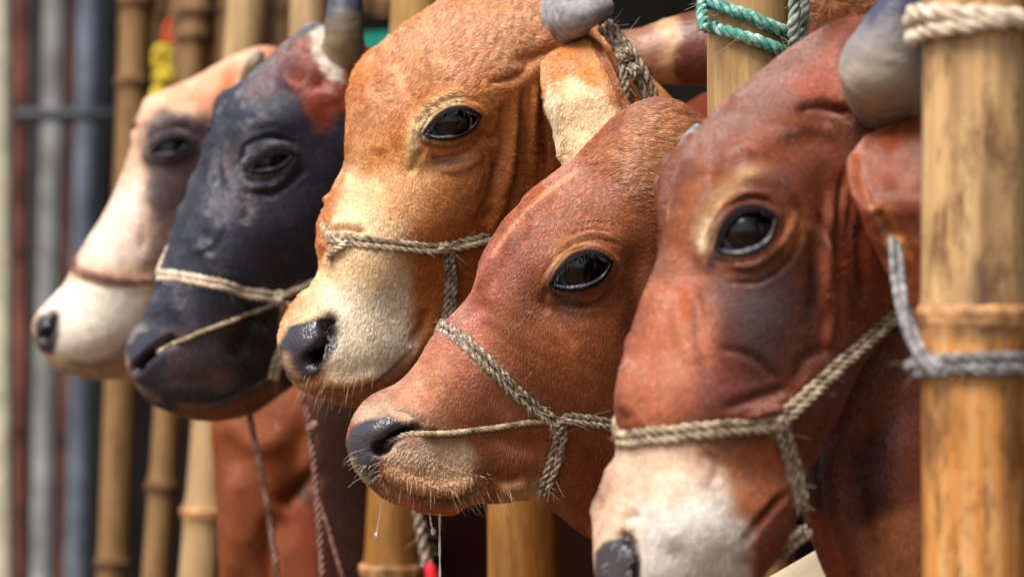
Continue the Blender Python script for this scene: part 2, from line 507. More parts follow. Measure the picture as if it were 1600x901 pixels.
def almond(cx, cy, hl, hh, ang, n=48, grow=0.0, up=1.0):
    th = np.linspace(0, 2 * np.pi, n, endpoint=False); a = math.radians(ang); c_ = np.cos(th)
    inner = c_ < 0
    u = hl * c_ * np.where(inner, 1.14, .98); sh_ = np.where(inner, 1 - np.abs(c_) ** 1.75, 1 - np.abs(c_) ** 2.5).clip(0) ** .82
    v = np.sign(np.sin(th)) * sh_ * hh * np.where(np.sin(th) < 0, 1.12, .9)
    v = v + hh * .22 * np.clip(-c_, 0, 1) ** 2 * sh_            # inner half sags a little
    tx = np.roll(u, -1) - np.roll(u, 1); ty = np.roll(v, -1) - np.roll(v, 1); tl = np.hypot(tx, ty) + 1e-9
    gx, gy = ty / tl, -tx / tl
    gx = (gx + np.cos(th) * .6); gy = (gy + np.sin(th) * .6); gl = np.hypot(gx, gy); u = u + gx / gl * grow; v = v + gy / gl * grow
    return np.stack([cx + u * math.cos(a) - v * math.sin(a), cy + u * math.sin(a) + v * math.cos(a)], 1)

def cast(bvh, px, py):
    o = Vector((0, 0, CAMZ)); d = Vector(W(px, py, 1.0)) - o; d.normalize()
    hit, nrm, i, dist = bvh.ray_cast(o, d)
    if hit is None: return None
    n = np.array(nrm); 
    if n.dot(np.array(d)) > 0: n = -n
    return np.array(hit), n

class Cow:
    def __init__(s, name, label, shell, extra=()):
        s.sh = shell; s.extra = list(extra); s.label = label; s.eyes = []; s.name = name
    def carve_eye(s, cx, cy, hl, hh, ang, depth=.34):
        s.pre = s.sh.bvh(2)
        s.e = (cx, cy, hl, hh, ang)
        ring = almond(cx, cy, hl, hh, ang, grow=8); ring = np.vstack([ring, ring[:1]])
        s.sh.move(4.0 * s.sh.w_stroke(ring, 4.5, taper=False)); ring = almond(cx, cy, hl, hh, ang, grow=17); s.sh.move(-3.0 * s.sh.w_stroke(ring[24:].tolist() , 3.5))
        s.pre = s.sh.bvh(2)
        w = s.sh.w_poly(almond(cx, cy, hl, hh, ang, grow=-1.5), 2.2)
        s.sh.move(-w * depth * hl)
        s.sh.setf('fd', s.sh.w_poly(almond(cx, cy, hl, hh, ang, grow=7), 3), 0)
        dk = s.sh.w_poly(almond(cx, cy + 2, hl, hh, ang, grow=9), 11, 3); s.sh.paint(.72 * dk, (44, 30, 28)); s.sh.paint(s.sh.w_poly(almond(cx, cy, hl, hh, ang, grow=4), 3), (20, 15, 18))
        an = math.radians(ang); ix, iy = cx - hl * 1.15 * math.cos(an), cy - hl * 1.15 * math.sin(an); s.sh.paint(.6 * s.sh.w_stroke([(ix, iy), (ix + .1 * hl, iy + .5 * hl)], .17 * hl), (58, 40, 40))
    def dent(s, paths, w=7, d=3.2):
        for p_ in paths:
            k = s.sh.w_stroke(p_, w, taper=False); s.sh.move(-d * k + .15 * d * (s.sh.w_stroke(p_, w * 2.2, taper=False) - k)); s.sh.setf('fd', s.sh.w_stroke(p_, w * .8, taper=False), 0)
    def finish(s):
        s.obj = put_shells('cow', [s.sh] + s.extra, M['hide'])
        tag(s.obj, s.label, 'cow')
        s.bvh = s.sh.bvh(1)
        return s.obj
    def make_eyes(s, lid_r=3.2, R=1.02, prot=.04, gaze=(0.25, 0, .25), half=0.0, lidcol=None, lash=True, mirror=True, drop=.05, sink=.2, lidc=(26, 20, 24)):
        cx, cy, hl, hh, ang = s.e; sh = s.sh; un = sh.unit
        lm = lidcol or M['lid']
        path = almond(cx, cy, hl, hh, ang)
        C, Nn = cast(s.pre, cx, cy)
        Nn = Nn + np.array([0, -.25, 0]); Nn /= np.linalg.norm(Nn)
        loops = []
        pp = []
        for p in path:
            h = cast(s.pre, *p); pp.append(h[0] if h else pp[-1])
        loops.append((C, Nn, np.array(pp)))
        if mirror:
            i, j = sh.near_index(cx, cy); jm = (-j) % sh.nt
            ax = []
            # reflect the near eye through the head's own mid-plane at its ring
            ring_mid = (sh.P[i, 0] + sh.P[i, sh.nt // 2]) / 2
            q = sh.P[i, jm] - sh.P[i, j]; q /= np.linalg.norm(q)
            mid = (sh.P[i, jm] + sh.P[i, j]) / 2
            rf = lambda X: X - 2 * q * ((X - mid) @ q)[..., None] if X.ndim > 1 else X - 2 * q * ((X - mid) @ q)
            Nm = Nn - 2 * q * (Nn @ q)
            loops.append((rf(C), Nm, rf(np.array(pp))))
        for k, (C, Nv, LP) in enumerate(loops):
            if k == 1: C = C - Nv * (sink * hl * un)
            Rr = R * hl * un; cen = C - Nv * (Rr - prot * hl * un) + np.array([.03, 0, -drop]) * hl * un
            # ball
            nu, nv = 40, 28
            th = np.linspace(0, np.pi, nv); ph = np.linspace(0, 2 * np.pi, nu, endpoint=False)
            g = Nv + np.array(gaze) * np.array([1, 1, 1]); g /= np.linalg.norm(g)
            a1 = np.cross(g, [0, 0, 1]); a1 /= np.linalg.norm(a1); a2 = np.cross(g, a1)
            bulge = 1 + .02 * np.exp(-(th / .5) ** 2)
            V = cen + Rr * (bulge[:, None, None] * (np.cos(th)[:, None, None] * g + np.sin(th)[:, None, None] * (np.cos(ph)[None, :, None] * a1 + np.sin(ph)[None, :, None] * a2)))
            iris = np.repeat((th / (np.pi * .40))[:, None], nu, 1).clip(0, 1)
            o = mesh_obj('eye', V.reshape(-1, 3), grid_faces(nv, nu), M['eye'], s.obj, {'iris': iris.ravel()})
            # lids: a soft roll of skin that rises from the hide, darkens to its wet edge and turns in over the ball
            na = 72; th = np.linspace(0, 2 * np.pi, na, endpoint=False); upw = np.clip(-np.sin(th), 0, 1) ** .7; lww = np.clip(np.sin(th) - .1 - .5 * np.cos(th), 0, 1)
            prof = [(11, -1.6), (8.5, .3), (6, 2.4), (3.6, 4.2), (1.6, 5.2), (-.4, 5.2), (-1.8, 3.6), (-2.4, 1.0), (-2.4, -6)]
            rows, cols, wts = [], [], []
            sc = lid_r / 4.0
            for gi, (g_, hgt) in enumerate(prof):
                gg = g_ * sc - upw * 4.0 * sc * (g_ < 2) - lww * 3.2 * sc * (g_ < -2); base_ring = almond(cx, cy, hl, hh, ang, n=na)
                cxy = np.array([cx, cy]); rad = base_ring - cxy; rl = np.linalg.norm(rad, axis=1)[:, None]
                ring = base_ring + rad / rl * np.maximum(gg if np.ndim(gg) else np.full(na, gg), -rl[:, 0] * .6)[:, None]
                pr = []; cc = []
                for q_ in ring:
                    hcast = cast(s.pre, *q_); pr.append(hcast[0] if hcast else pr[-1])
                    ii, jj = sh.near_index(*(cxy + (q_ - cxy) * (1 + 7 / np.linalg.norm(q_ - cxy)))); cc.append(sh.col[ii, jj])
                pr = np.array(pr)
                if k == 1: pr = rf(pr) - Nv * sink * hl * un
                dark = sstep(8.0, 3.0, g_)
                low = (np.sin(th) > .15) * sstep(.15, .5, np.sin(th)) * (g_ < -1); cblue = lin((66, 68, 84))
                rows.append(pr + Nv * ((hgt * sc * (.62 + .6 * upw)) * un)[:, None]); cols.append((np.array(cc) * (1 - dark) + lin(lidc) * dark) * (1 - low[:, None]) + cblue * low[:, None]); wts.append(np.full(na, float(g_ < 0)))
            V = np.array(rows); Pc = V[5]
            mesh_obj('eyelid', V.reshape(-1, 3), grid_faces(len(prof), na), M['hide'], s.obj, {'col': np.array(cols).reshape(-1, 3), 'wet': np.array(wts).ravel() * .8})
            th = np.linspace(0, 2 * np.pi, n := len(Pc), endpoint=False)
            if half > 0:       # heavy upper lid drawn down over the ball
                up = []
                for f in np.linspace(0, 1, 12):
                    m_ = len(Pc); idx = np.arange(m_ // 2, m_)      # upper arc
                    arc = Pc[idx]; chord = arc[0] + (arc[-1] - arc[0]) * np.linspace(0, 1, len(arc))[:, None]
                    row = arc * (1 - f * half) + chord * f * half
                    d = row - cen; dn = np.linalg.norm(d, axis=1)[:, None]
                    row = cen + d / dn * np.maximum(dn, Rr * 1.06 + (1 - f) * 0)
                    up.append(row)
                up = np.array(up); mesh_obj('upper_lid_fold', up.reshape(-1, 3), grid_faces(up.shape[0], up.shape[1], closed=False), M['lid_black'], s.obj)
            if lash:
                m_ = 60; t = RNG.uniform(.56, .95, m_); k_ = (t * (len(Pc) - 1)).astype(int)
                base = Pc[k_]; outd = (base - Pc.mean(0)); outd /= np.linalg.norm(outd, axis=1)[:, None]
                Lh = RNG.uniform(.22, .36, m_)[:, None] * hl * un
                dv = Nv * .8 + outd * .1 + np.array([0, 0, -.55]) + RNG.normal(0, .12, (m_, 3))
                pts = np.stack([base, base + dv * Lh * .5, base + dv * Lh + np.array([0, 0, .15]) * Lh], 1)
                add_curves('eyelashes', pts, np.array([[.0004, .0003, .0001]]), np.full((m_, 3), .012), M['fur'], s.obj)['kind'] = 'stuff'
    def fur(s, specs):
        allp, allr, allc = [], [], []
        for p, r, c in specs: allp.append(p); allr.append(np.broadcast_to(r, p.shape[:2])); allc.append(c)
        o = add_curves('fur', np.vstack(allp), np.vstack(allr), np.vstack(allc), M['fur'], s.obj)
        o['kind'] = 'stuff'; return o
    def whiskers(s, areas, colr=(210, 200, 190)):
        P = []
        for (x0, y0, x1, y1, n, L, ddx, ddy) in areas:
            for _ in range(n):
                h = cast(s.bvh, random.uniform(x0, x1), random.uniform(y0, y1))
                if not h: continue
                d = np.array([ddx, -.25, -ddy]) + RNG.normal(0, .25, 3) + h[1] * .5; d /= np.linalg.norm(d)
                l_ = L * .8 * s.sh.unit * random.uniform(.3, 1.1)
                P.append([h[0] - h[1] * .001, h[0] + d * l_ * .5, h[0] + d * l_ + np.array([0, 0, -.2 * l_])])
        if P:
            o = add_curves('whiskers', np.array(P), np.array([[.00018, .00014, .00005]]), np.tile(lin(colr), (len(P), 1)), M['fur'], s.obj); o['kind'] = 'stuff'

def horn(cow, axis, radii, D, mat, name='horn', dys=None, ringy=.03, seg=40):
    """axis: px points; radii px"""
    n = 60
    dys = dys or [0] * len(axis)
    A = spline([list(W(x, y, D + d)) + [r * K * D] for (x, y), r, d in zip(axis, radii, dys)], n)
    P, R = A[:, :3], A[:, 3].clip(1e-4)
    T, N, B = frames(P); a = np.linspace(0, 2 * np.pi, seg, endpoint=False)
    V = P[:, None] + R[:, None, None] * (np.cos(a)[None, :, None] * N[:, None] + np.sin(a)[None, :, None] * B[:, None])
    u = np.linspace(0, 1, n)[:, None]
    dd = ringy * (1.8 * fbm(np.stack([u * 30 + 0 * a[None], np.cos(a)[None] * .7 + 0 * u, np.sin(a)[None] * .7 + 0 * u], -1), 11)) * (1 - u) + .02 * noise3(np.stack([u * 3 + 0 * a[None], np.cos(a)[None] * 6 + 0 * u, np.sin(a)[None] * 6 + 0 * u], -1))
    V = V + (V - P[:, None]) * dd[..., None]
    Vf = np.vstack([V.reshape(-1, 3), P[-1] + T[-1] * R[-1] * .5]); F = grid_faces(n, seg).tolist()
    l = (n - 1) * seg; F += [[l + j, l + (j + 1) % seg, len(Vf) - 1] for j in range(seg)]
    return mesh_obj(name, Vf, F, mat, cow)

# ------------------------------------------------------------------ ropes
def strand_rope(P, r, twist=7.0, strands=3, seg=7, step=None, lump=.08):
    """twisted rope geometry around centre line P (metres)"""
    d = np.linalg.norm(np.diff(P, axis=0), axis=1).sum(); step = step or r * .55
    n = max(12, int(d / step)); P = spline(P, n)
    T, N, B = frames(P); s = np.linspace(0, d, n)
    out = []
    for k in range(strands):
        a = s / (twist * r) * 2 * np.pi + k * 2 * np.pi / strands
        wob = 1 + lump * noise3(np.stack([s / r * .9, s * 0 + k * 9.1, s * 0], -1), k)
        C = P + (r * .60 * wob)[:, None] * (np.cos(a)[:, None] * N + np.sin(a)[:, None] * B)
        rr = r * .52 * (1 + lump * noise3(np.stack([s / r * 1.3, s * 0 + k * 5.7, s * 0], -1), k + 4))
        out.append(tube_geo(C, rr, seg))
    return out

def fuzz(name, P, r, n, parent, colr, L=3.0):
    P = spline(P, 200); i = RNG.integers(0, 199, n)
    d = RNG.normal(0, 1, (n, 3)); d /= np.linalg.norm(d, axis=1)[:, None]
    b = P[i] + d * r * .7; l = (r * L * RNG.uniform(.3, 1, n) ** 2)[:, None]
    t = P[np.minimum(i + 1, 199)] - P[i]; t /= np.linalg.norm(t, axis=1)[:, None] + 1e-9
    pts = np.stack([b, b + (d * .5 + t * .6) * l * .5, b + (d * .9 + t * .5 + RNG.normal(0, .3, (n, 3))) * l], 1)
    return pts

def on_cow(cow, pts, lift_px=3.0):
    out = []
    for p in spline(pts, max(6, int(len(pts) * 5))):
        h = cast(cow.bvh, *p)
        if h is not None: out.append(h[0] + h[1] * lift_px * cow.sh.unit)
    return np.array(out)

def far_side(cow, pts, lift_px=3.0):
    out = []
    sh = cow.sh
    for p in spline(pts, max(6, len(pts) * 2)):
        i, j = sh.near_index(*p); jm = (-j) % sh.nt
        out.append(sh.P[i, jm] + sh.N[i, jm] * lift_px * sh.unit)
    return np.array(out)

def smooth(P, k=2):
    P = P.copy()
    for _ in range(k): P[1:-1] = (P[:-2] + 2 * P[1:-1] + P[2:]) / 4
    return P

def side_shift(P, nrm, off):
    T = np.gradient(P, axis=0); T /= np.linalg.norm(T, axis=1)[:, None]
    S = np.cross(T, nrm); S /= np.linalg.norm(S, axis=1)[:, None] + 1e-9
    return P + S * off

VIEW = np.array([0, -1.0, 0.0])

def rope_part(name, P, r, mat, parent, double=False, twist=7.0, fz=60, lump=.22):
    P = smooth(np.asarray(P), 3)
    if double:
        gs = strand_rope(side_shift(P, VIEW, r * .95), r, twist, lump=lump) + strand_rope(side_shift(P, VIEW, -r * .95), r, twist, lump=lump)
    else: gs = strand_rope(P, r, twist, lump=lump)
    o = build(name, gs, mat, parent)
    if fz:
        pts = fuzz('fibres', P, r * (1.8 if double else 1.1), fz, o, None)
        c = np.tile(lin((176, 156, 126)), (len(pts), 1)) * RNG.uniform(.5, 1.2, (len(pts), 1))
        f = add_curves('fibres', pts, np.array([[.00028, .00022, .0001]]), c, M['fur'], o); f['kind'] = 'stuff'
    return o

def knot_part(P, r, mat, parent, n=4, size=2.2, name='knot'):
    gs = []
    for k in range(n):
        th = np.linspace(0, 2 * np.pi, 26); ax = RNG.normal(0, 1, 3); ax[1] -= .6; ax /= np.linalg.norm(ax)
        a1 = np.cross(ax, [0, 0, 1]); a1 /= np.linalg.norm(a1); a2 = np.cross(ax, a1)
        C = P + RNG.normal(0, .25, 3) * r + r * size * .62 * (np.cos(th)[:, None] * a1 + np.sin(th)[:, None] * a2)
        gs += strand_rope(C, r * .75, 6, step=r * .5)
    return build(name, gs, mat, parent)

# ------------------------------------------------------------------ torso and legs in world space, joined into the cow's own mesh
class WTube:
    """world-space loft with the same interface as Shell.geo (for hide that continues the neck)"""
    def __init__(s, rows, ns, nt, colr, seed=0, up=(0, 0, 1), fl=9.0):
        A = spline(rows, ns)                      # x y z ru rw
        P = A[:, :3]; T = np.gradient(P, axis=0); T /= np.linalg.norm(T, axis=1)[:, None]
        upv = np.array(up, float); S = np.cross(T, upv); S /= np.linalg.norm(S, axis=1)[:, None]; U = np.cross(S, T)
        t = np.linspace(0, 2 * np.pi, nt, endpoint=False)
        V = P[:, None] + A[:, 3][:, None, None] * np.cos(t)[None, :, None] * U[:, None] + A[:, 4][:, None, None] * np.sin(t)[None, :, None] * S[:, None]
        s.P = V + 0; s.ns, s.nt = ns, nt; s.unit = K * 4
        s.update = lambda: Shell.update(s)
        s.update()
        s.P = s.P + s.N * (fbm(s.P * 7, seed) * .008)[..., None]; s.update()
        s.col = np.tile(lin(colr), (ns, nt, 1)) * (1 + .18 * fbm(s.P * 9, seed + 3))[..., None]
        s.wet = np.zeros((ns, nt)); s.fl = np.full((ns, nt), fl); s.fd = np.ones((ns, nt))
    def geo(s): return Shell.geo(s)
    def mir(s, f): return Shell.mir(s, f)

def body(headend, colr, seed, y_off=0.0, low=0.0, color2=None):
    """neck, barrel, legs running from the fence to the right and back"""
    hx, hy, hz = headend; f = np.array([.96, .28, 0]); b = np.array([hx, hy, hz])
    c1 = colr; c2 = color2 or colr
    rows = [[*(b - f * .15), .04, .03], [*(b - f * .10), .11, .07], [*(b + f * .03 + np.array([0, 0, -.01])), .15, .09], [*(b + f * .17 + np.array([0, 0, -.05])), .17, .10], [*(b + f * .38 + np.array([0, 0, -.12 - low])), .22, .13],
            [*(b + f * .62 + np.array([0, 0, -.2 - low])), .29, .19], [*(b + f * 1.0 + np.array([0, 0, -.22 - low])), .31, .22], [*(b + f * 1.5 + np.array([0, 0, -.2 - low])), .31, .23],
            [*(b + f * 1.85 + np.array([0, 0, -.14 - low])), .24, .19], [*(b + f * 2.0 + np.array([0, 0, -.1 - low])), .06, .05]]
    out = [WTube(rows, 60, 40, c1, seed)]
    sd = np.array([-.28, .96, 0])
    for q, lat in ((.62, -.1), (.62, .1), (1.72, -.11), (1.72, .11)):
        top = b + f * q + sd * lat; top[2] -= .30 + low
        z = top[2]
        back = q > 1
        rows = [[*top, .09, .075], [top[0] + (.03 if back else 0), top[1], z * .72, .07, .055], [top[0] + (-.02 if back else .0), top[1], z * .48, .042, .04],
                [top[0] + (.03 if back else 0), top[1], z * .36, .04, .036], [top[0] + .01, top[1], z * .14, .028, .027], [top[0] - .005, top[1], z * .07, .036, .034], [top[0] - .02, top[1], .012, .048, .045]]
        out.append(WTube(rows, 30, 16, c2, seed + 5, up=(1, 0, 0)))
    return out

#COWS
# ================================================================== tan cow with the cream muzzle
def nostril(sh, pts, w, depth, rimw, rim):
    sh.move(rim * np.clip(sh.w_stroke(pts, w + rimw, taper=False) - sh.w_stroke(pts, w, taper=False), 0, 1) - depth * sh.w_stroke(pts, w * .8, taper=False) ** 1.3)

def common_noise(sh, amp=.8):
    sh.move(.6 * amp * fbm(sh.P * 26, 21, 2) + amp * .25 * fbm(sh.P * 95, 22, 2))

def cow_tan():
    st = [(442, 562, 452, 590), (438, 546, 470, 606), (445, 518, 500, 618), (458, 492, 530, 630), (473, 470, 562, 634), (486, 448, 602, 624), (498, 418, 650, 600),
          (497, 382, 694, 568), (505, 335, 734, 532), (523, 295, 772, 492), (538, 262, 806, 452), (539, 220, 842, 412), (549, 155, 882, 372), (585, 95, 922, 334),
          (635, 43, 965, 302), (710, -5, 1010, 280), (790, -28, 1060, 265), (862, -10, 1100, 262), (930, 40, 1120, 262), (1010, 120, 1130, 240), (1050, 170, 1100, 225)]
    sh = Shell(st, 4.0, dict(dy={0: -.09, 8: -.04, 16: .02, 20: .10}, phi={0: 22, 5: 24, 9: 28, 14: 30, 20: 15}, asp={0: 1.1, 4: 1.0, 7: .74, 9: .66, 12: .70, 16: .62, 20: .6},
               n={0: 2.3, 4: 2.5, 8: 2.7, 13: 2.7, 20: 2.2}, tau={0: -.05, 5: -.08, 9: -.22, 13: -.3, 20: 0}), 400, 330)
    sh.move(sh.blobs([(700, 175, 85, 45, -30, 12), (640, 240, 60, 90, -10, -6), (705, 200, 46, 34, -18, 9), (610, 120, 90, 80, 0, 6), (560, 560, 70, 50, -25, 10), (650, 470, 70, 60, -40, -8),
                      (760, 330, 110, 90, -40, 10), (620, 330, 70, 60, 0, 4), (470, 520, 25, 40, 20, 5), (520, 380, 26, 18, 0, 6), (830, 200, 50, 110, 10, -10), (690, 260, 40, 18, -10, -4)]))
    sh.move(sh.ridge([
        # brow folds
        ([(655, 262), (643, 225), (655, 182), (690, 152), (735, 145)], 8, 5), ([(668, 236), (658, 212), (672, 180), (700, 162), (745, 160)], 3.2, -4),
        ([(672, 240), (690, 248), (730, 238), (768, 205)], 4, -3.5), ([(660, 230), (650, 250), (640, 275)], 6, -3), ([(680, 262), (720, 262), (765, 235)], 7, 3),
        # far cheek line beside the nasal bone
        ([(541, 262), (528, 292), (516, 335), (508, 370), (505, 410)], 4, -6),
        # neck and cheek folds
        ([(752, 232), (760, 275), (745, 320)], 4, -3.5), ([(790, 190), (782, 240), (765, 300), (742, 350)], 4.5, -7), ([(806, 150), (800, 220), (790, 290), (770, 345), (750, 400)], 6, 6),
        ([(818, 140), (812, 210), (806, 290), (790, 350)], 4, -7), ([(836, 130), (832, 210), (830, 280)], 5, 5), ([(850, 140), (848, 200), (856, 262)], 4.5, -8), ([(770, 250), (772, 300), (756, 352)], 3.5, -5),
        ([(800, 95), (850, 82), (880, 70)], 10, -8), ([(760, 128), (800, 120), (840, 90)], 7, -5), ([(735, 205), (775, 215), (790, 160)], 6, -4), ([(712, 420), (722, 470), (700, 520)], 10, -5),
        # forehead creases
        ([(652, 200), (640, 170), (655, 140)], 5, -2.5), ([(600, 300), (585, 270), (590, 230)], 12, -3),
        # bump above the rope, lips
        ([(512, 362), (540, 358), (572, 364)], 4, -4), ([(515, 352), (545, 348), (570, 352)], 8, 4),
        ([(492, 604), (530, 612), (580, 602), (620, 575), (650, 540)], 4.5, -8), ([(500, 590), (545, 595), (600, 580)], 10, 4), ([(640, 540), (660, 510), (668, 480)], 8, -5),
    ]))
    sh.move(.0 + 5.5 * (sh.w_poly([(455, 512), (478, 498), (505, 495), (523, 505), (522, 540), (505, 575), (485, 592), (462, 592), (444, 570), (440, 540)], 5)) )
    nostril(sh, [(513, 506), (515, 528), (503, 548), (487, 562)], 15, 36, 7, 5)
    fw = sh.w_poly([(570, 170), (620, 70), (700, 0), (860, -20), (850, 90), (770, 140), (690, 130), (620, 180)], 25)
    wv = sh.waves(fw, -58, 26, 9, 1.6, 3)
    common_noise(sh, .9)
    # coat markings, with fold and hair-wave shade put into the colour
    sh.col[:] = lin((192, 122, 60))
    P = sh.paint
    q = np.stack([sh.px * .03, sh.py * .03, sh.px * 0], -1)
    P(.5 * (fbm(q, 4) * .5 + .5), (206, 138, 84))
    P(.85 * sh.w_poly([(560, 160), (620, 60), (700, 0), (860, -20), (840, 80), (760, 125), (680, 120), (600, 190), (570, 230)], 30, 25), (214, 160, 118))
    P(.7 * sh.w_stroke([(552, 175), (580, 125), (615, 85)], 14), (190, 116, 66))
    P(.5 * sh.w_poly([(620, 290), (690, 260), (760, 260), (750, 340), (620, 370)], 25, 15), (214, 156, 104))
    P(.95 * sh.w_poly([(534, 290), (560, 262), (600, 300), (640, 360), (625, 395), (640, 440), (652, 500), (640, 545), (600, 592), (540, 605), (470, 590), (440, 540), (480, 440), (512, 372)], 30, 24), (240, 208, 166))
    P(.8 * sh.w_poly([(545, 300), (640, 240), (690, 262), (650, 330), (600, 340)], 22, 12), (228, 176, 126))
    P(.8 * sh.w_poly([(520, 450), (640, 450), (650, 540), (600, 590), (520, 590), (512, 500)], 25, 14), (240, 226, 204))
    P(.9 * sh.w_poly([(655, 400), (710, 400), (705, 500), (660, 545), (640, 500)], 14, 10), (192, 118, 54))
    P(.85 * sh.w_poly([(640, 370), (790, 300), (860, 120), (880, 300), (760, 440), (700, 560)], 28, 14), (178, 98, 44))
    P(.6 * sh.w_stroke([(690, 345), (740, 365), (770, 355)], 26), (168, 82, 34))
    P(.9 * sh.w_poly([(490, 340), (540, 265), (536, 290), (512, 370), (500, 420), (480, 420)], 5), (190, 112, 52))
    P(.95 * sh.w_stroke([(652, 262), (645, 232), (655, 192), (685, 160), (735, 150)], 10), (238, 208, 164))
    P(.6 * sh.w_stroke([(672, 244), (700, 252), (740, 240)], 10), (232, 190, 146))
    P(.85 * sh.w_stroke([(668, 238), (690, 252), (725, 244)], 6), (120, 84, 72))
    P(.8 * sh.w_poly([(484, 600), (560, 610), (640, 560), (680, 520), (660, 590), (560, 650), (490, 625)], 6, 5), (150, 86, 42))
    P(.75 * sh.w_blob(490, 588, 24, 14, 30), (206, 140, 92))
    pad = sh.w_poly([(452, 508), (480, 500), (505, 492), (524, 498), (526, 540), (508, 568), (498, 585), (476, 596), (452, 592), (438, 566), (434, 540)], 3.5, 3)
    P(pad, (62, 60, 68)); sh.setf('wet', pad, 1); sh.setf('fd', sh.w_poly([(452, 508), (480, 500), (505, 492), (524, 498), (526, 540), (508, 568), (498, 585), (476, 596), (452, 592), (430, 566), (428, 530)], 3.5, 3), 0)
    P(sh.w_stroke([(444, 545), (452, 575), (475, 600)], 8), (176, 140, 116))
    P(sh.w_stroke([(514, 502), (516, 526), (506, 548), (489, 562)], 17, False), (6, 6, 9))
    sh.setf('fl', sh.w_poly([(560, 150), (620, 60), (700, -10), (880, -20), (860, 110), (760, 140), (680, 130), (600, 180)], 25), 9)
    sh.setf('fl', sh.w_poly([(440, 440), (660, 440), (640, 640), (440, 640)], 15), 6)
    P(.3 * fw * sstep(.2, -.7, wv), (160, 98, 54))  # hollows of the hair waves painted darker, as shade in the colour
    P(.6 * sh.w_blob(760, 300, 60, 120, 20), (170, 94, 40)); P(.55 * sh.w_stroke([(770, 220), (762, 300), (740, 370)], 6), (120, 62, 26)); P(.5 * sh.w_stroke([(815, 150), (812, 230), (800, 320)], 7), (124, 64, 28)); P(.5 * sh.w_stroke([(846, 140), (846, 200), (852, 262)], 7), (112, 56, 26))  # the dark strokes put shade of the neck folds into the colour
    P(.5 * sh.w_stroke([(790, 150), (792, 240), (780, 310)], 8), (206, 130, 66)); P(.5 * sh.w_stroke([(832, 140), (830, 210), (828, 290)], 7), (200, 124, 62))  # light strokes put the lit fold crests into the colour
    c = Cow('tan', 'tan cow with a cream muzzle and a wrinkled brow, its drooping cream ear showing', sh, body((.25, 4.12, 1.31), (150, 84, 44), 31))
    c.carve_eye(709, 194, 42, 21.5, -17)
    c.dent([[(514, 374), (560, 377), (650, 386), (692, 386), (750, 373), (800, 360)], [(698, 388), (702, 460), (690, 520)]])
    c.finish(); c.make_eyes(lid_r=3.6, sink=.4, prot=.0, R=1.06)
    bw = sstep(700, 800, sh.px)
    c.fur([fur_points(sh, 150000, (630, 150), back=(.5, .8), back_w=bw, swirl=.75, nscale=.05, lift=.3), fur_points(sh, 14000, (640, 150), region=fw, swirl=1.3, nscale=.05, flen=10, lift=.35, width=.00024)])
    c.whiskers([(470, 585, 600, 625, 60, 36, -.3, .9), (560, 600, 640, 622, 30, 34, .1, .9)], (190, 150, 120))
    # stub of a grey horn pointing away along the poll
    horn(c.obj, [(866, 34), (884, 29), (908, 22), (934, 14), (950, 10)], [38, 37, 30, 20, 14], 3.88, M['horn_grey'], dys=[.05, .02, -.01, -.01, 0], ringy=.13)
    # ear: a hanging, folded leaf
    e = Shell([(866, 68, 905, 50), (848, 95, 935, 66), (846, 125, 952, 95), (856, 165, 968, 130), (866, 205, 985, 170), (876, 250, 1000, 215), (900, 300, 1000, 270), (930, 325, 960, 318)], 3.87,
              dict(dy={0: .06, 1: .02, 3: -.02, 7: -.03}, phi={0: 0, 7: 0}, asp={0: .5, 2: .28, 7: .3}, n={0: 2, 7: 2}, tau={0: 0, 7: 0}), 150, 120)
    e.move(e.ridge([([(905, 60), (938, 100), (955, 140), (975, 178)], 9, 4), ([(922, 70), (945, 100), (962, 135), (985, 172)], 6, -5), ([(884, 90), (892, 150), (915, 230)], 16, -4), ([(868, 100), (866, 150), (880, 220)], 5, 2)]) + 1.2 * fbm(e.P * 60, 5))
    e.col[:] = lin((206, 140, 84))
    e.paint(.95 * e.w_poly([(865, 130), (895, 120), (945, 142), (972, 178), (990, 300), (880, 300), (866, 200)], 9, 8), (240, 208, 166))
    e.paint(.95 * e.w_poly([(915, 50), (950, 62), (1005, 180), (1010, 240), (975, 178), (950, 125)], 4), (150, 82, 42))
    e.paint(.8 * e.w_stroke([(868, 130), (862, 180), (874, 240)], 9), (240, 226, 196))
    e.setf('fl', e.w_stroke([(866, 120), (862, 180), (876, 250)], 14), 17)
    ear = put_shells('ear', [e], M['hide'], c.obj)
    p, r, k = fur_points(e, 22000, (890, 20), back=(-.35, 1), back_w=.5 + 0 * e.px, swirl=.5, lift=.3)
    add_curves('fur', p, r, k, M['fur'], ear)['kind'] = 'stuff'
    return c

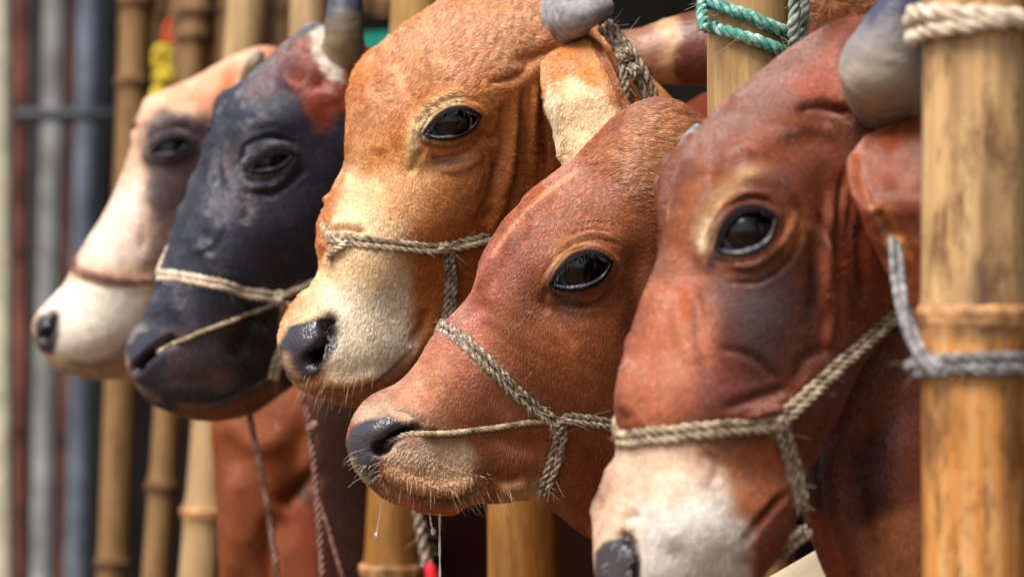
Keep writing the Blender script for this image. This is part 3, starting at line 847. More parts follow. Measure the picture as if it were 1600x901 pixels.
# ================================================================== young red-brown cow in focus
def cow_red():
    st = [(548, 700, 549, 720), (542, 694, 556, 735), (545, 676, 572, 754), (553, 656, 600, 776), (568, 637, 632, 789), (592, 616, 668, 802), (625, 595, 708, 803), (652, 566, 738, 786), (672, 532, 780, 786),
          (700, 497, 826, 782), (734, 457, 866, 800), (757, 397, 905, 832), (800, 333, 960, 862), (850, 283, 1010, 870), (910, 237, 1060, 840), (972, 179, 1110, 800), (1027, 157, 1160, 740),
          (1085, 176, 1200, 660), (1140, 240, 1210, 560), (1165, 320, 1200, 460)]
    sh = Shell(st, 3.66, dict(dy={0: -.06, 9: -.03, 15: .03, 19: .08}, phi={0: 14, 6: 14, 11: 16, 19: 10}, asp={0: 1.0, 4: .85, 8: .66, 12: .40, 15: .40, 19: .45},
               n={0: 2.3, 5: 2.5, 11: 2.6, 19: 2.2}, tau={0: -.05, 8: -.1, 12: -.3, 19: -.1}), 440, 340)
    sh.move(sh.blobs([(925, 395, 85, 42, -35, 11), (912, 425, 52, 38, -21, 11), (860, 480, 46, 40, -30, -8), (800, 430, 60, 60, -50, -3), (930, 560, 90, 110, 20, 10), (1000, 260, 60, 70, 0, 5),
                      (640, 720, 60, 40, 15, 9), (720, 690, 60, 50, 0, -7), (800, 730, 50, 40, 0, 5), (590, 660, 34, 30, -30, 6), (740, 600, 60, 60, 30, 3), (810, 640, 60, 30, 20, -5), (880, 700, 50, 40, 0, -6), (700, 760, 60, 24, 0, 4)]))
    sh.move(sh.ridge([
        ([(797, 342), (840, 318), (880, 292), (930, 262)], 4, 0), ([(820, 340), (850, 318), (872, 305)], 5, 3), ([(745, 455), (775, 400), (815, 345)], 9, 3), ([(760, 462), (790, 410), (830, 352)], 8, -4),
        ([(864, 412), (888, 386), (930, 370), (972, 384)], 3, -2), ([(862, 408), (885, 380), (925, 366), (965, 374)], 4, 3.5), ([(880, 372), (915, 358), (955, 362)], 2.2, -2.2), ([(900, 352), (935, 346), (970, 354)], 2.2, -1.8),
        ([(862, 448), (850, 465), (856, 490)], 6, -4), ([(878, 464), (920, 466), (958, 440)], 5, 3), ([(872, 474), (920, 478), (965, 450)], 3, -2.5), ([(862, 470), (880, 510), (905, 540)], 10, -2.5),
        ([(700, 520), (735, 490), (765, 470)], 12, -3), ([(985, 380), (1000, 470), (985, 560)], 18, -5),
        # lips and chin
        ([(588, 742), (620, 766), (665, 779), (710, 780), (755, 764)], 4, -8), ([(755, 764), (790, 752), (815, 745)], 6, -3), ([(600, 728), (640, 750), (700, 762), (745, 748)], 9, 5),
        ([(742, 776), (760, 755), (790, 742)], 8, -4), ([(780, 770), (800, 760), (830, 755)], 12, 5), ([(845, 772), (880, 800), (930, 845)], 10, -5),
        ([(560, 735), (580, 752)], 5, -2), ([(610, 635), (640, 640), (665, 655)], 6, 3), ([(640, 660), (670, 672), (690, 670)], 4, -4), ([(750, 650), (800, 690), (850, 700)], 14, -4),
    ]))
    nostril(sh, [(648, 671), (624, 676), (606, 688), (594, 700)], 11, 30, 9, 6)
    sh.move(-9 * sh.w_blob(598, 700, 16, 10, -20) + 5 * sh.w_blob(572, 722, 15, 12, 40) + 4 * sh.w_blob(585, 672, 22, 12, -25))
    fw = sh.w_poly([(915, 245), (975, 178), (1030, 155), (1100, 190), (1095, 310), (1040, 335), (980, 300)], 26)
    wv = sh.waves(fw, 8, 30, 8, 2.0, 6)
    sh.waves(sh.w_poly([(760, 480), (900, 480), (980, 600), (900, 640), (800, 560)], 40), 35, 90, 26, 1.6, 9)
    lipw = sh.w_poly([(588, 712), (640, 706), (700, 728), (765, 745), (740, 778), (640, 775), (600, 755)], 9)
    common_noise(sh, .7)
    sh.col[:] = lin((140, 78, 43)); P = sh.paint
    q = np.stack([sh.px * .03, sh.py * .03, sh.px * 0], -1)
    P(.6 * (fbm(q, 4) * .5 + .5), (164, 102, 68))
    P(.6 * sh.w_poly([(760, 400), (860, 300), (970, 220), (1000, 280), (900, 340), (820, 400), (770, 460)], 30, 18), (172, 104, 80))
    P(.8 * sh.w_poly([(925, 235), (975, 185), (1030, 160), (1095, 190), (1090, 300), (1040, 330), (980, 290)], 26, 22), (204, 146, 104))
    P(.9 * sh.w_stroke([(760, 392), (800, 335), (850, 285), (912, 238), (970, 182)], 7, False), (164, 80, 40))  # orange lit rim of the upper outline, put into the coat colour
    P(.6 * sh.w_stroke([(735, 455), (760, 410), (790, 360)], 12), (176, 100, 84))
    P(.75 * sh.w_poly([(560, 640), (625, 597), (680, 520), (730, 470), (800, 560), (840, 640), (720, 660), (640, 650)], 22, 14), (186, 116, 88))
    P(.8 * sh.w_poly([(600, 625), (690, 560), (720, 640), (700, 670), (640, 650)], 20, 10), (196, 138, 104))
    P(.85 * sh.w_poly([(556, 652), (600, 618), (650, 640), (690, 668), (640, 672), (590, 672)], 10, 8), (196, 168, 142))
    P(.9 * sh.w_poly([(605, 690), (650, 684), (730, 690), (748, 720), (735, 752), (680, 750), (600, 735)], 14, 10), (204, 176, 150))
    P(.7 * sh.w_poly([(585, 722), (640, 722), (700, 745), (750, 756), (720, 780), (620, 770)], 12, 10), (190, 128, 84))
    P(.6 * sh.w_poly([(740, 660), (840, 670), (850, 730), (760, 745)], 16, 10), (150, 84, 50))
    P(.85 * sh.w_poly([(620, 772), (700, 785), (760, 765), (740, 800), (640, 810)], 5, 4), (196, 106, 48))
    P(.9 * sh.w_poly([(778, 752), (850, 742), (850, 785), (780, 790)], 8, 6), (204, 154, 110))
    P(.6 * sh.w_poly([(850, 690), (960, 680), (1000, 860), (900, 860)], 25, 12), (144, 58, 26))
    P(.9 * sh.w_blob(885, 482, 26, 24, 30), (104, 74, 70)); P(.8 * sh.w_stroke([(862, 450), (880, 470), (925, 470)], 7), (70, 54, 58))
    P(.8 * sh.w_stroke([(858, 430), (885, 385), (930, 370)], 6), (214, 160, 108)); P(.7 * sh.w_stroke([(950, 445), (968, 420), (962, 395)], 6), (196, 124, 84))
    pad = sh.w_poly([(540, 690), (550, 668), (575, 656), (608, 650), (640, 662), (660, 668), (628, 686), (604, 706), (596, 730), (592, 752), (575, 758), (555, 738), (538, 715)], 4, 4)
    P(pad, (68, 65, 74)); sh.setf('wet', pad, 1); sh.setf('fd', pad, 0)
    P(.8 * sh.w_stroke([(545, 708), (556, 736), (580, 758)], 6), (186, 158, 128))
    P(sh.w_stroke([(648, 671), (624, 677), (604, 690)], 8, False), (16, 12, 18)); P(.9 * sh.w_blob(596, 702, 16, 10, -30), (58, 34, 44))
    sh.setf('fl', sh.w_poly([(925, 235), (975, 175), (1030, 150), (1110, 190), (1090, 320), (980, 300)], 30), 9)
    sh.setf('fl', sh.w_poly([(585, 705), (760, 720), (760, 800), (600, 800)], 10), 12)
    sh.setf('fl', sh.w_poly([(760, 620), (860, 620), (900, 800), (720, 700)], 10), 5)
    P(.4 * fw * sstep(.2, -.7, wv), (128, 72, 42)); P(.75 * sh.w_blob(762, 722, 20, 30, 20), (96, 50, 30)); P(.7 * sh.w_stroke([(640, 772), (700, 778), (750, 762)], 5), (90, 44, 26))  # first paint darkens the hair-wave hollows, shade put into the colour
    P(.6 * sh.w_poly([(700, 500), (735, 460), (790, 440), (800, 480), (740, 520)], 16, 10), (150, 78, 62)); P(.5 * sh.w_stroke([(830, 400), (830, 440), (815, 480)], 20), (112, 52, 30)); P(.6 * sh.w_blob(800, 395, 40, 60, 40), (128, 62, 50)); P(.7 * sh.w_stroke([(770, 400), (805, 350), (850, 305), (900, 268)], 4, False), (214, 150, 112))
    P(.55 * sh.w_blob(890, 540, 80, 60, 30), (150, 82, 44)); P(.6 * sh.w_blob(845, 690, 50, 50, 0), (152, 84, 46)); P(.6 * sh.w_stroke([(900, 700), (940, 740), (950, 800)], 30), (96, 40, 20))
    c = Cow('red', 'young red-brown cow in sharp focus, a rope running into its nostril', sh, body((.25, 3.76, 1.22), (140, 64, 38), 41))
    c.carve_eye(911, 424, 46, 26, -20)
    c.dent([[(690, 511), (728, 536), (800, 605), (872, 662)], [(872, 658), (910, 653), (975, 666)], [(876, 668), (862, 725), (846, 768)]])
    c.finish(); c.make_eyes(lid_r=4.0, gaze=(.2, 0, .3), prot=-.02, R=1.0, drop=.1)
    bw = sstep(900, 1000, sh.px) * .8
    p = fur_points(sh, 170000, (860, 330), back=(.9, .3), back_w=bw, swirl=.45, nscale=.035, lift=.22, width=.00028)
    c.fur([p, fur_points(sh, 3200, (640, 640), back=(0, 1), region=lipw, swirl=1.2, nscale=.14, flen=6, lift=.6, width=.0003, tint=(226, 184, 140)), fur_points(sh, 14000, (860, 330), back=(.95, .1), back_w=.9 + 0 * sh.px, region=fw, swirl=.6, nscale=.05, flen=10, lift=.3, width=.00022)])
    c.whiskers([(545, 700, 600, 750, 26, 34, -.9, .4), (600, 740, 740, 785, 50, 26, 0, .8), (700, 760, 800, 785, 30, 36, .7, .9)], (214, 196, 170))
    horn(c.obj, [(1066, 240), (1080, 215), (1092, 196)], [13, 12, 6], 3.58, M['horn_grey'], dys=[.04, .0, 0])
    return c

# ================================================================== nearest dark red cow with the white muzzle
def cow_near():
    st = [(985, 968, 995, 972), (952, 944, 1042, 978), (933, 905, 1110, 970), (931, 858, 1172, 930), (937, 818, 1200, 884), (952, 782, 1232, 838), (961, 735, 1252, 792),
          (966, 693, 1262, 748), (963, 640, 1285, 705), (972, 590, 1305, 655), (988, 535, 1330, 605), (1006, 468, 1360, 560), (1034, 393, 1395, 520), (1047, 330, 1430, 480), (1057, 280, 1458, 440),
          (1073, 234, 1478, 400), (1111, 179, 1492, 362), (1160, 135, 1502, 325), (1232, 77, 1510, 290), (1305, 36, 1515, 250), (1370, 28, 1520, 210), (1440, 60, 1520, 170)]
    sh = Shell(st, 3.2, dict(dy={0: -.06, 9: -.03, 15: .03, 21: .10}, phi={0: 30, 6: 30, 10: 30, 16: 28, 21: 15}, asp={0: 1.0, 4: .95, 8: .72, 12: .58, 18: .58, 21: .6},
               n={0: 2.3, 5: 2.5, 11: 2.6, 21: 2.2}, tau={0: -.05, 8: -.15, 12: -.3, 21: -.1}), 420, 320)
    sh.move(sh.blobs([(1150, 300, 95, 45, -40, 16), (1168, 360, 60, 50, -28, 14), (1085, 400, 30, 100, 10, -10), (1190, 500, 80, 100, 0, 4), (1100, 560, 70, 110, 10, 6), (1230, 230, 60, 30, -20, -10),
                      (1290, 430, 20, 140, 0, -8), (1090, 830, 90, 60, 20, 14), (1190, 720, 50, 60, 0, -8), (1260, 620, 70, 70, 0, 10), (1200, 600, 50, 30, 20, -6), (990, 620, 20, 60, 10, 6), (1370, 250, 60, 60, 0, -8)]))
    sh.move(sh.ridge([
        ([(1118, 420), (1108, 380), (1125, 335), (1160, 305), (1205, 305)], 6, 6), ([(1105, 430), (1092, 370), (1112, 310), (1160, 275), (1220, 285)], 10, 6), ([(1118, 350), (1140, 322), (1180, 312), (1215, 325)], 4, -5),
        ([(1130, 412), (1175, 412), (1222, 375), (1245, 330)], 7, 5), ([(1240, 300), (1270, 370), (1270, 450), (1260, 520)], 7, -7), ([(1300, 300), (1290, 400), (1285, 500)], 8, 7), ([(1320, 260), (1310, 340), (1316, 430)], 6, -6),
        ([(1345, 330), (1345, 400), (1350, 480)], 10, -6), ([(1240, 170), (1280, 165), (1340, 180)], 9, -9), ([(1200, 210), (1260, 200), (1310, 215)], 12, 5),
        ([(1130, 640), (1180, 620), (1235, 605)], 9, -6), ([(1070, 560), (1090, 500), (1075, 440)], 12, -5), ([(985, 560), (975, 620), (985, 650)], 10, 5), ([(1120, 540), (1180, 560), (1220, 600)], 8, -3),
        ([(1160, 850), (1185, 815), (1215, 780), (1235, 765)], 6, -10), ([(1000, 800), (975, 815), (960, 850)], 9, -6), ([(1240, 600), (1260, 560), (1300, 540)], 10, -5),
        ([(1262, 740), (1280, 690), (1300, 640)], 12, -8), ([(1262, 340), (1292, 400), (1300, 470), (1290, 560)], 6, 6), ([(1276, 330), (1308, 400), (1318, 480)], 5, -5), ([(1208, 430), (1238, 400), (1252, 360)], 4, -4),
        ([(1140, 440), (1185, 440), (1225, 420)], 4, -3), ([(1075, 430), (1065, 500), (1085, 570)], 14, 6), ([(1160, 660), (1200, 640), (1240, 650)], 8, 6), ([(1100, 700), (1120, 730), (1110, 760)], 9, -3), ([(1060, 740), (1040, 800), (1060, 860)], 20, 5),
        ([(1120, 150), (1180, 120), (1250, 100)], 16, -4), ([(1330, 300), (1325, 420), (1345, 520)], 6, -5), ([(1180, 240), (1140, 250), (1105, 300)], 8, 4),
    ]))
    nostril(sh, [(978, 838), (990, 868), (988, 910)], 12, 22, 7, 5)
    common_noise(sh, .8)
    sh.col[:] = lin((113, 57, 34)); P = sh.paint
    q = np.stack([sh.px * .02, sh.py * .02, sh.px * 0], -1)
    P(.5 * (fbm(q, 4) * .5 + .5), (130, 70, 46))
    P(.8 * sh.w_poly([(1060, 260), (1110, 180), (1240, 75), (1330, 40), (1310, 130), (1200, 190), (1110, 260), (1070, 330)], 26, 12), (138, 92, 78))  # pinkish grey sheen on top of the forehead, put into the coat colour
    P(.8 * sh.w_poly([(1230, 130), (1300, 70), (1330, 160), (1260, 170)], 20), (170, 86, 62))
    P(.8 * sh.w_stroke([(1050, 500), (1062, 380), (1085, 300), (1130, 250)], 20), (158, 86, 42))
    P(.85 * sh.w_stroke([(1102, 400), (1098, 350), (1130, 300), (1175, 270), (1215, 275)], 13), (196, 150, 102))
    P(.8 * sh.w_stroke([(1098, 400), (1098, 360), (1108, 330)], 10), (224, 200, 164))
    P(.6 * sh.w_stroke([(1215, 390), (1245, 360), (1240, 320)], 13), (190, 122, 70))
    P(.8 * sh.w_poly([(1130, 440), (1235, 410), (1258, 470), (1240, 560), (1180, 600), (1125, 530)], 40, 22), (76, 58, 58)); P(.6 * sh.w_blob(1195, 480, 34, 40, 20), (104, 92, 98))
    P(.7 * sh.w_blob(1215, 280, 30, 22, 0), (140, 92, 84))
    P(.75 * sh.w_poly([(1020, 440), (1100, 430), (1120, 540), (1090, 640), (980, 660), (990, 560)], 24, 14), (190, 108, 70))
    P(.5 * sh.w_stroke([(1040, 640), (1060, 560), (1085, 480)], 18), (190, 128, 88))
    P(.4 * sh.w_stroke([(985, 640), (985, 590), (1005, 520)], 16), (176, 100, 60))
    P(.6 * sh.w_blob(1130, 610, 70, 40, 0), (140, 74, 66))
    P(.7 * sh.w_poly([(950, 680), (1090, 684), (1160, 700), (1190, 770), (1190, 860), (1150, 980), (900, 980)], 26, 20), (196, 138, 104)); P(.95 * sh.w_poly([(960, 690), (1060, 694), (1110, 715), (1150, 745), (1140, 790), (1165, 830), (1170, 890), (1140, 980), (900, 980), (925, 820)], 32, 26), (222, 194, 170))
    P(.9 * sh.w_poly([(1000, 790), (1130, 760), (1165, 830), (1165, 900), (1100, 980), (1000, 980)], 26, 14), (220, 215, 208))
    P(.75 * sh.w_blob(1108, 755, 20, 9, 0), (160, 130, 130)); P(.5 * sh.w_blob(1015, 795, 20, 14, 30), (206, 186, 180))
    P(.8 * sh.w_poly([(1130, 700), (1210, 690), (1240, 760), (1180, 810), (1150, 790)], 16, 8), (178, 102, 60))
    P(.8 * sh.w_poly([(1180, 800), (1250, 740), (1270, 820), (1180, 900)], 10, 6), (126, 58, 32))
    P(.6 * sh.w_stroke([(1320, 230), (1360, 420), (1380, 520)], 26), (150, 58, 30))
    P(.5 * sh.w_blob(1300, 640, 60, 60), (104, 34, 22))
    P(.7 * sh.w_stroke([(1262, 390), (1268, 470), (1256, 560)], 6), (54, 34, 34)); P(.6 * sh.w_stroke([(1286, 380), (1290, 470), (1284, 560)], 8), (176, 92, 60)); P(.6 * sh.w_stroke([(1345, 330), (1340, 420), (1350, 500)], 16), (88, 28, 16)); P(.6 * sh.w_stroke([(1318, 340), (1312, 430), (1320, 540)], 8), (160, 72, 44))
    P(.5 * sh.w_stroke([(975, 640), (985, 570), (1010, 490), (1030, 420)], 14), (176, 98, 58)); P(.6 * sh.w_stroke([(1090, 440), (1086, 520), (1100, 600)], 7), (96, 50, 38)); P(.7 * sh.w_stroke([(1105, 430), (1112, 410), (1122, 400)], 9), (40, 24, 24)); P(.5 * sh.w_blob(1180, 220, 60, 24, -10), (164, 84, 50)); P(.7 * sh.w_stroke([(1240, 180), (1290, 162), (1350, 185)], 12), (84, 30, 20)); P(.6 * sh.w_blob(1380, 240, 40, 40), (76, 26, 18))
    pad = sh.w_poly([(930, 860), (945, 845), (975, 835), (995, 842), (1000, 880), (1000, 960), (920, 960)], 4, 3)
    P(pad, (74, 70, 78)); sh.setf('wet', pad, 1); sh.setf('fd', pad, 0)
    P(sh.w_stroke([(980, 840), (990, 868), (988, 915)], 9, False), (16, 12, 16))
    # neck and dewlap
    nk = Shell([(1330, 420, 1400, 330), (1300, 500, 1480, 360), (1285, 600, 1560, 430), (1263, 700, 1630, 540), (1252, 785, 1690, 680), (1276, 862, 1740, 830), (1308, 935, 1790, 990), (1370, 1060, 1830, 1190), (1480, 1180, 1800, 1320), (1600, 1250, 1720, 1330)], 3.27,
               dict(dy={0: 0, 9: .05}, phi={0: 0, 9: 0}, asp={0: .6, 3: .45, 9: .5}, n={0: 2.2, 9: 2.2}, tau={0: .1, 9: .1}), 170, 130)
    nk.move(nk.ridge([([(1330, 640), (1300, 760), (1330, 900)], 22, 10), ([(1360, 640), (1345, 760), (1370, 900)], 14, -12), ([(1300, 620), (1280, 700), (1290, 800)], 8, -5), ([(1410, 640), (1400, 780), (1420, 920)], 26, 8),
                      ([(1275, 760), (1300, 840), (1320, 920)], 9, -6)]) + 2 * fbm(nk.P * 12, 4))
    nk.col[:] = lin((112, 56, 36))
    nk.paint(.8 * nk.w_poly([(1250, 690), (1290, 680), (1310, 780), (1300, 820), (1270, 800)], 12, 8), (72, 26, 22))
    nk.paint(.8 * nk.w_poly([(1320, 700), (1400, 660), (1400, 800), (1340, 830)], 18, 14), (64, 24, 22))  # these dark neck patches carry shade in the coat colour
    nk.paint(.8 * nk.w_poly([(1335, 830), (1440, 780), (1440, 960), (1350, 960)], 14, 10), (160, 96, 62))
    nk.paint(.7 * nk.w_stroke([(1262, 790), (1300, 860), (1320, 940)], 18), (164, 74, 40))
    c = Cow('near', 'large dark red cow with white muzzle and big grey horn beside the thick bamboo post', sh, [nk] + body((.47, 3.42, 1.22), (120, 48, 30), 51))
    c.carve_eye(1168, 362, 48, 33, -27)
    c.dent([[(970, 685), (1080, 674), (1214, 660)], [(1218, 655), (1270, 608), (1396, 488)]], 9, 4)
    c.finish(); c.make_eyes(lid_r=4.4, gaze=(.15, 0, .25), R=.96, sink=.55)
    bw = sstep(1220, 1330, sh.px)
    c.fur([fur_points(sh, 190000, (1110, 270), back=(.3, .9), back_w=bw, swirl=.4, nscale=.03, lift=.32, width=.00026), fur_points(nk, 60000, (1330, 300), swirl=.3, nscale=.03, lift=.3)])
    c.whiskers([(940, 830, 1150, 895, 50, 24, -.5, .6)], (220, 214, 206))
    horn(c.obj, [(1384, 150), (1378, 105), (1392, 60), (1412, 0), (1425, -60), (1420, -120)], [60, 66, 54, 34, 22, 8], 3.13, M['horn_near'], dys=[.06, .0, -.02, -.03, -.03, -.02], ringy=.07)
    e = Shell([(1352, 212, 1420, 180), (1327, 250, 1460, 195), (1328, 285, 1480, 250), (1342, 325, 1485, 310), (1356, 362, 1482, 370), (1374, 400, 1480, 425), (1396, 445, 1474, 475), (1412, 485, 1462, 510), (1426, 515, 1450, 528)], 3.12,
              dict(dy={0: .04, 3: -.02, 7: .0}, phi={0: 0, 7: 0}, asp={0: .5, 2: .34, 7: .3}, n={0: 2, 7: 2}, tau={0: 0, 7: 0}), 130, 110)
    e.move(e.ridge([([(1350, 230), (1345, 270), (1362, 330)], 7, -3), ([(1335, 235), (1332, 275), (1345, 320)], 7, 3), ([(1380, 200), (1390, 260), (1385, 320)], 18, 3), ([(1368, 325), (1385, 350), (1405, 380)], 9, -9), ([(1425, 200), (1430, 300), (1430, 380)], 18, -3)]) + 1.5 * fbm(e.P * 40, 7))
    e.col[:] = lin((140, 72, 42)); e.paint(.6 * e.w_stroke([(1350, 215), (1338, 260), (1352, 320)], 10), (172, 98, 58)); e.paint(.5 * e.w_poly([(1420, 190), (1470, 190), (1480, 420), (1440, 400)], 16, 6), (84, 40, 28))
    e.paint(.8 * e.w_poly([(1362, 320), (1390, 318), (1425, 400), (1400, 400)], 8, 6), (204, 128, 70)); e.paint(.9 * e.w_blob(1380, 350, 16, 9, 40), (60, 24, 16))
    e.setf('fl', e.w_stroke([(1362, 340), (1390, 390)], 14), 15)
    ear = put_shells('ear', [e], M['hide'], c.obj)
    p, r, k = fur_points(e, 60000, (1390, 120), swirl=.25, nscale=.03, lift=.25, width=.0002); add_curves('fur', p, r, k, M['fur'], ear)['kind'] = 'stuff'
    return c

# ================================================================== black cow with the russet poll
def cow_black():
    st = [(203, 578, 208, 592), (197, 552, 222, 616), (203, 525, 245, 634), (217, 502, 275, 646), (234, 474, 310, 656), (246, 446, 350, 656), (248, 418, 395, 645),
          (262, 387, 432, 620), (285, 326, 470, 590), (308, 273, 510, 545), (325, 226, 550, 490), (342, 190, 580, 435), (365, 155, 610, 385), (399, 112, 640, 330),
          (450, 67, 670, 280), (496, 38, 690, 235), (565, 70, 700, 195), (640, 110, 690, 165)]
    sh = Shell(st, 4.55, dict(dy={0: -.09, 8: -.04, 14: .02, 17: .08}, phi={0: 26, 5: 28, 9: 32, 17: 20}, asp={0: 1.0, 4: .95, 7: .74, 9: .66, 14: .64, 17: .6},
               n={0: 2.3, 4: 2.5, 8: 2.7, 17: 2.2}, tau={0: -.05, 5: -.08, 9: -.22, 17: 0}), 300, 260)
    sh.move(sh.blobs([(410, 205, 75, 34, -28, 13), (425, 252, 40, 26, -15, 7), (352, 260, 22, 60, 5, -8), (310, 570, 60, 36, 0, 3), (390, 350, 60, 60, 0, 5), (250, 480, 26, 20, 0, 4), (470, 330, 40, 80, 20, 4)]))
    sh.move(sh.ridge([
        ([(360, 300), (350, 240), (372, 205), (420, 188), (460, 200)], 8, 4), ([(385, 285), (375, 245), (390, 222), (430, 212), (462, 228)], 4, -5), ([(378, 292), (388, 320), (378, 350)], 9, -3),
        ([(335, 290), (342, 240), (365, 200)], 8, -6), ([(390, 292), (430, 285), (465, 250)], 5, 4), ([(385, 300), (430, 298), (480, 262)], 4, -4), ([(310, 365), (330, 375), (325, 400)], 10, -3), ([(300, 395), (330, 380), (350, 340)], 7, 3),
        ([(232, 618), (270, 628), (320, 630), (360, 618), (400, 596)], 5, -5), ([(240, 605), (290, 608), (340, 600)], 9, 2), ([(370, 440), (390, 480), (430, 520)], 14, -7), ([(360, 560), (385, 520), (400, 480)], 10, -7),
        ([(430, 110), (470, 130), (520, 125)], 14, -6),
    ]))
    nostril(sh, [(268, 532), (245, 546), (226, 562), (216, 574)], 10, 20, 7, 5)
    common_noise(sh, 1.1)
    sh.col[:] = lin((44, 44, 56)); P = sh.paint
    q = np.stack([sh.px * .03, sh.py * .03, sh.px * 0], -1)
    P(.5 * (fbm(q, 4) * .5 + .5), (68, 68, 84))
    P(.9 * sh.w_poly([(440, 70), (520, 40), (620, 60), (600, 140), (545, 160), (500, 205), (476, 170), (440, 110)], 12, 16), (150, 66, 38))
    P(.7 * sh.w_poly([(395, 120), (450, 70), (470, 110), (420, 150), (380, 160)], 12, 10), (104, 70, 74))
    P(.95 * sh.w_poly([(476, 55), (500, 40), (530, 60), (526, 128), (500, 116), (482, 90)], 6, 5), (226, 212, 200))
    P(.7 * sh.w_stroke([(378, 292), (386, 320), (380, 350)], 8), (60, 46, 40)); P(.6 * sh.w_stroke([(362, 280), (356, 240), (372, 215)], 8), (84, 62, 58))
    P(.8 * sh.w_poly([(260, 520), (360, 500), (380, 540), (350, 600), (270, 610), (240, 570)], 16, 12), (94, 78, 82))
    P(.8 * sh.w_poly([(360, 500), (430, 480), (440, 590), (370, 600), (350, 560)], 14, 10), (16, 15, 20))
    P(.9 * sh.w_poly([(265, 626), (350, 632), (440, 590), (450, 640), (300, 670)], 8, 6), (132, 78, 44))
    P(.7 * sh.w_blob(345, 590, 26, 18, 0), (120, 96, 86))
    P(.8 * sh.w_stroke([(200, 560), (215, 600), (245, 622)], 7, False), (150, 124, 108)); P(.7 * sh.w_stroke([(208, 530), (222, 512)], 8, False), (150, 138, 130))
    pad = sh.w_poly([(200, 545), (215, 520), (240, 520), (262, 535), (262, 570), (245, 600), (225, 600), (205, 580)], 5, 3)
    P(pad, (52, 50, 62)); sh.setf('wet', pad, 1); sh.setf('fd', pad, 0)
    P(sh.w_stroke([(268, 532), (245, 546), (226, 562), (218, 572)], 9, False), (8, 8, 12))
    sh.setf('fl', sh.w_poly([(440, 60), (640, 40), (620, 140), (480, 160)], 14), 14)
    c = Cow('black', 'black cow with half-closed eye and a russet poll around its upright horn', sh, body((-.08, 4.68, 1.40), (26, 24, 28), 61, low=.02))
    c.carve_eye(423, 252, 34, 14, -18, .28)
    c.dent([[(251, 430), (340, 443), (432, 463)], [(432, 463), (480, 444), (530, 425)]])
    c.finish(); c.make_eyes(lid_r=4.2, gaze=(-.05, 0, -.15), lidcol=M['lid_black'], half=.35, prot=.06)
    bw = sstep(440, 520, sh.px) * .8
    c.fur([fur_points(sh, 110000, (400, 190), back=(.5, .8), back_w=bw, swirl=.5, nscale=.04, lift=.25, width=.0004)])
    horn(c.obj, [(532, 118), (535, 85), (538, 45), (539, 5), (536, -50), (528, -95)], [29, 33, 31, 27, 20, 6], 4.5, M['horn_dark'], dys=[.05, 0, -.02, -.02, 0, 0], ringy=.08)
    return c

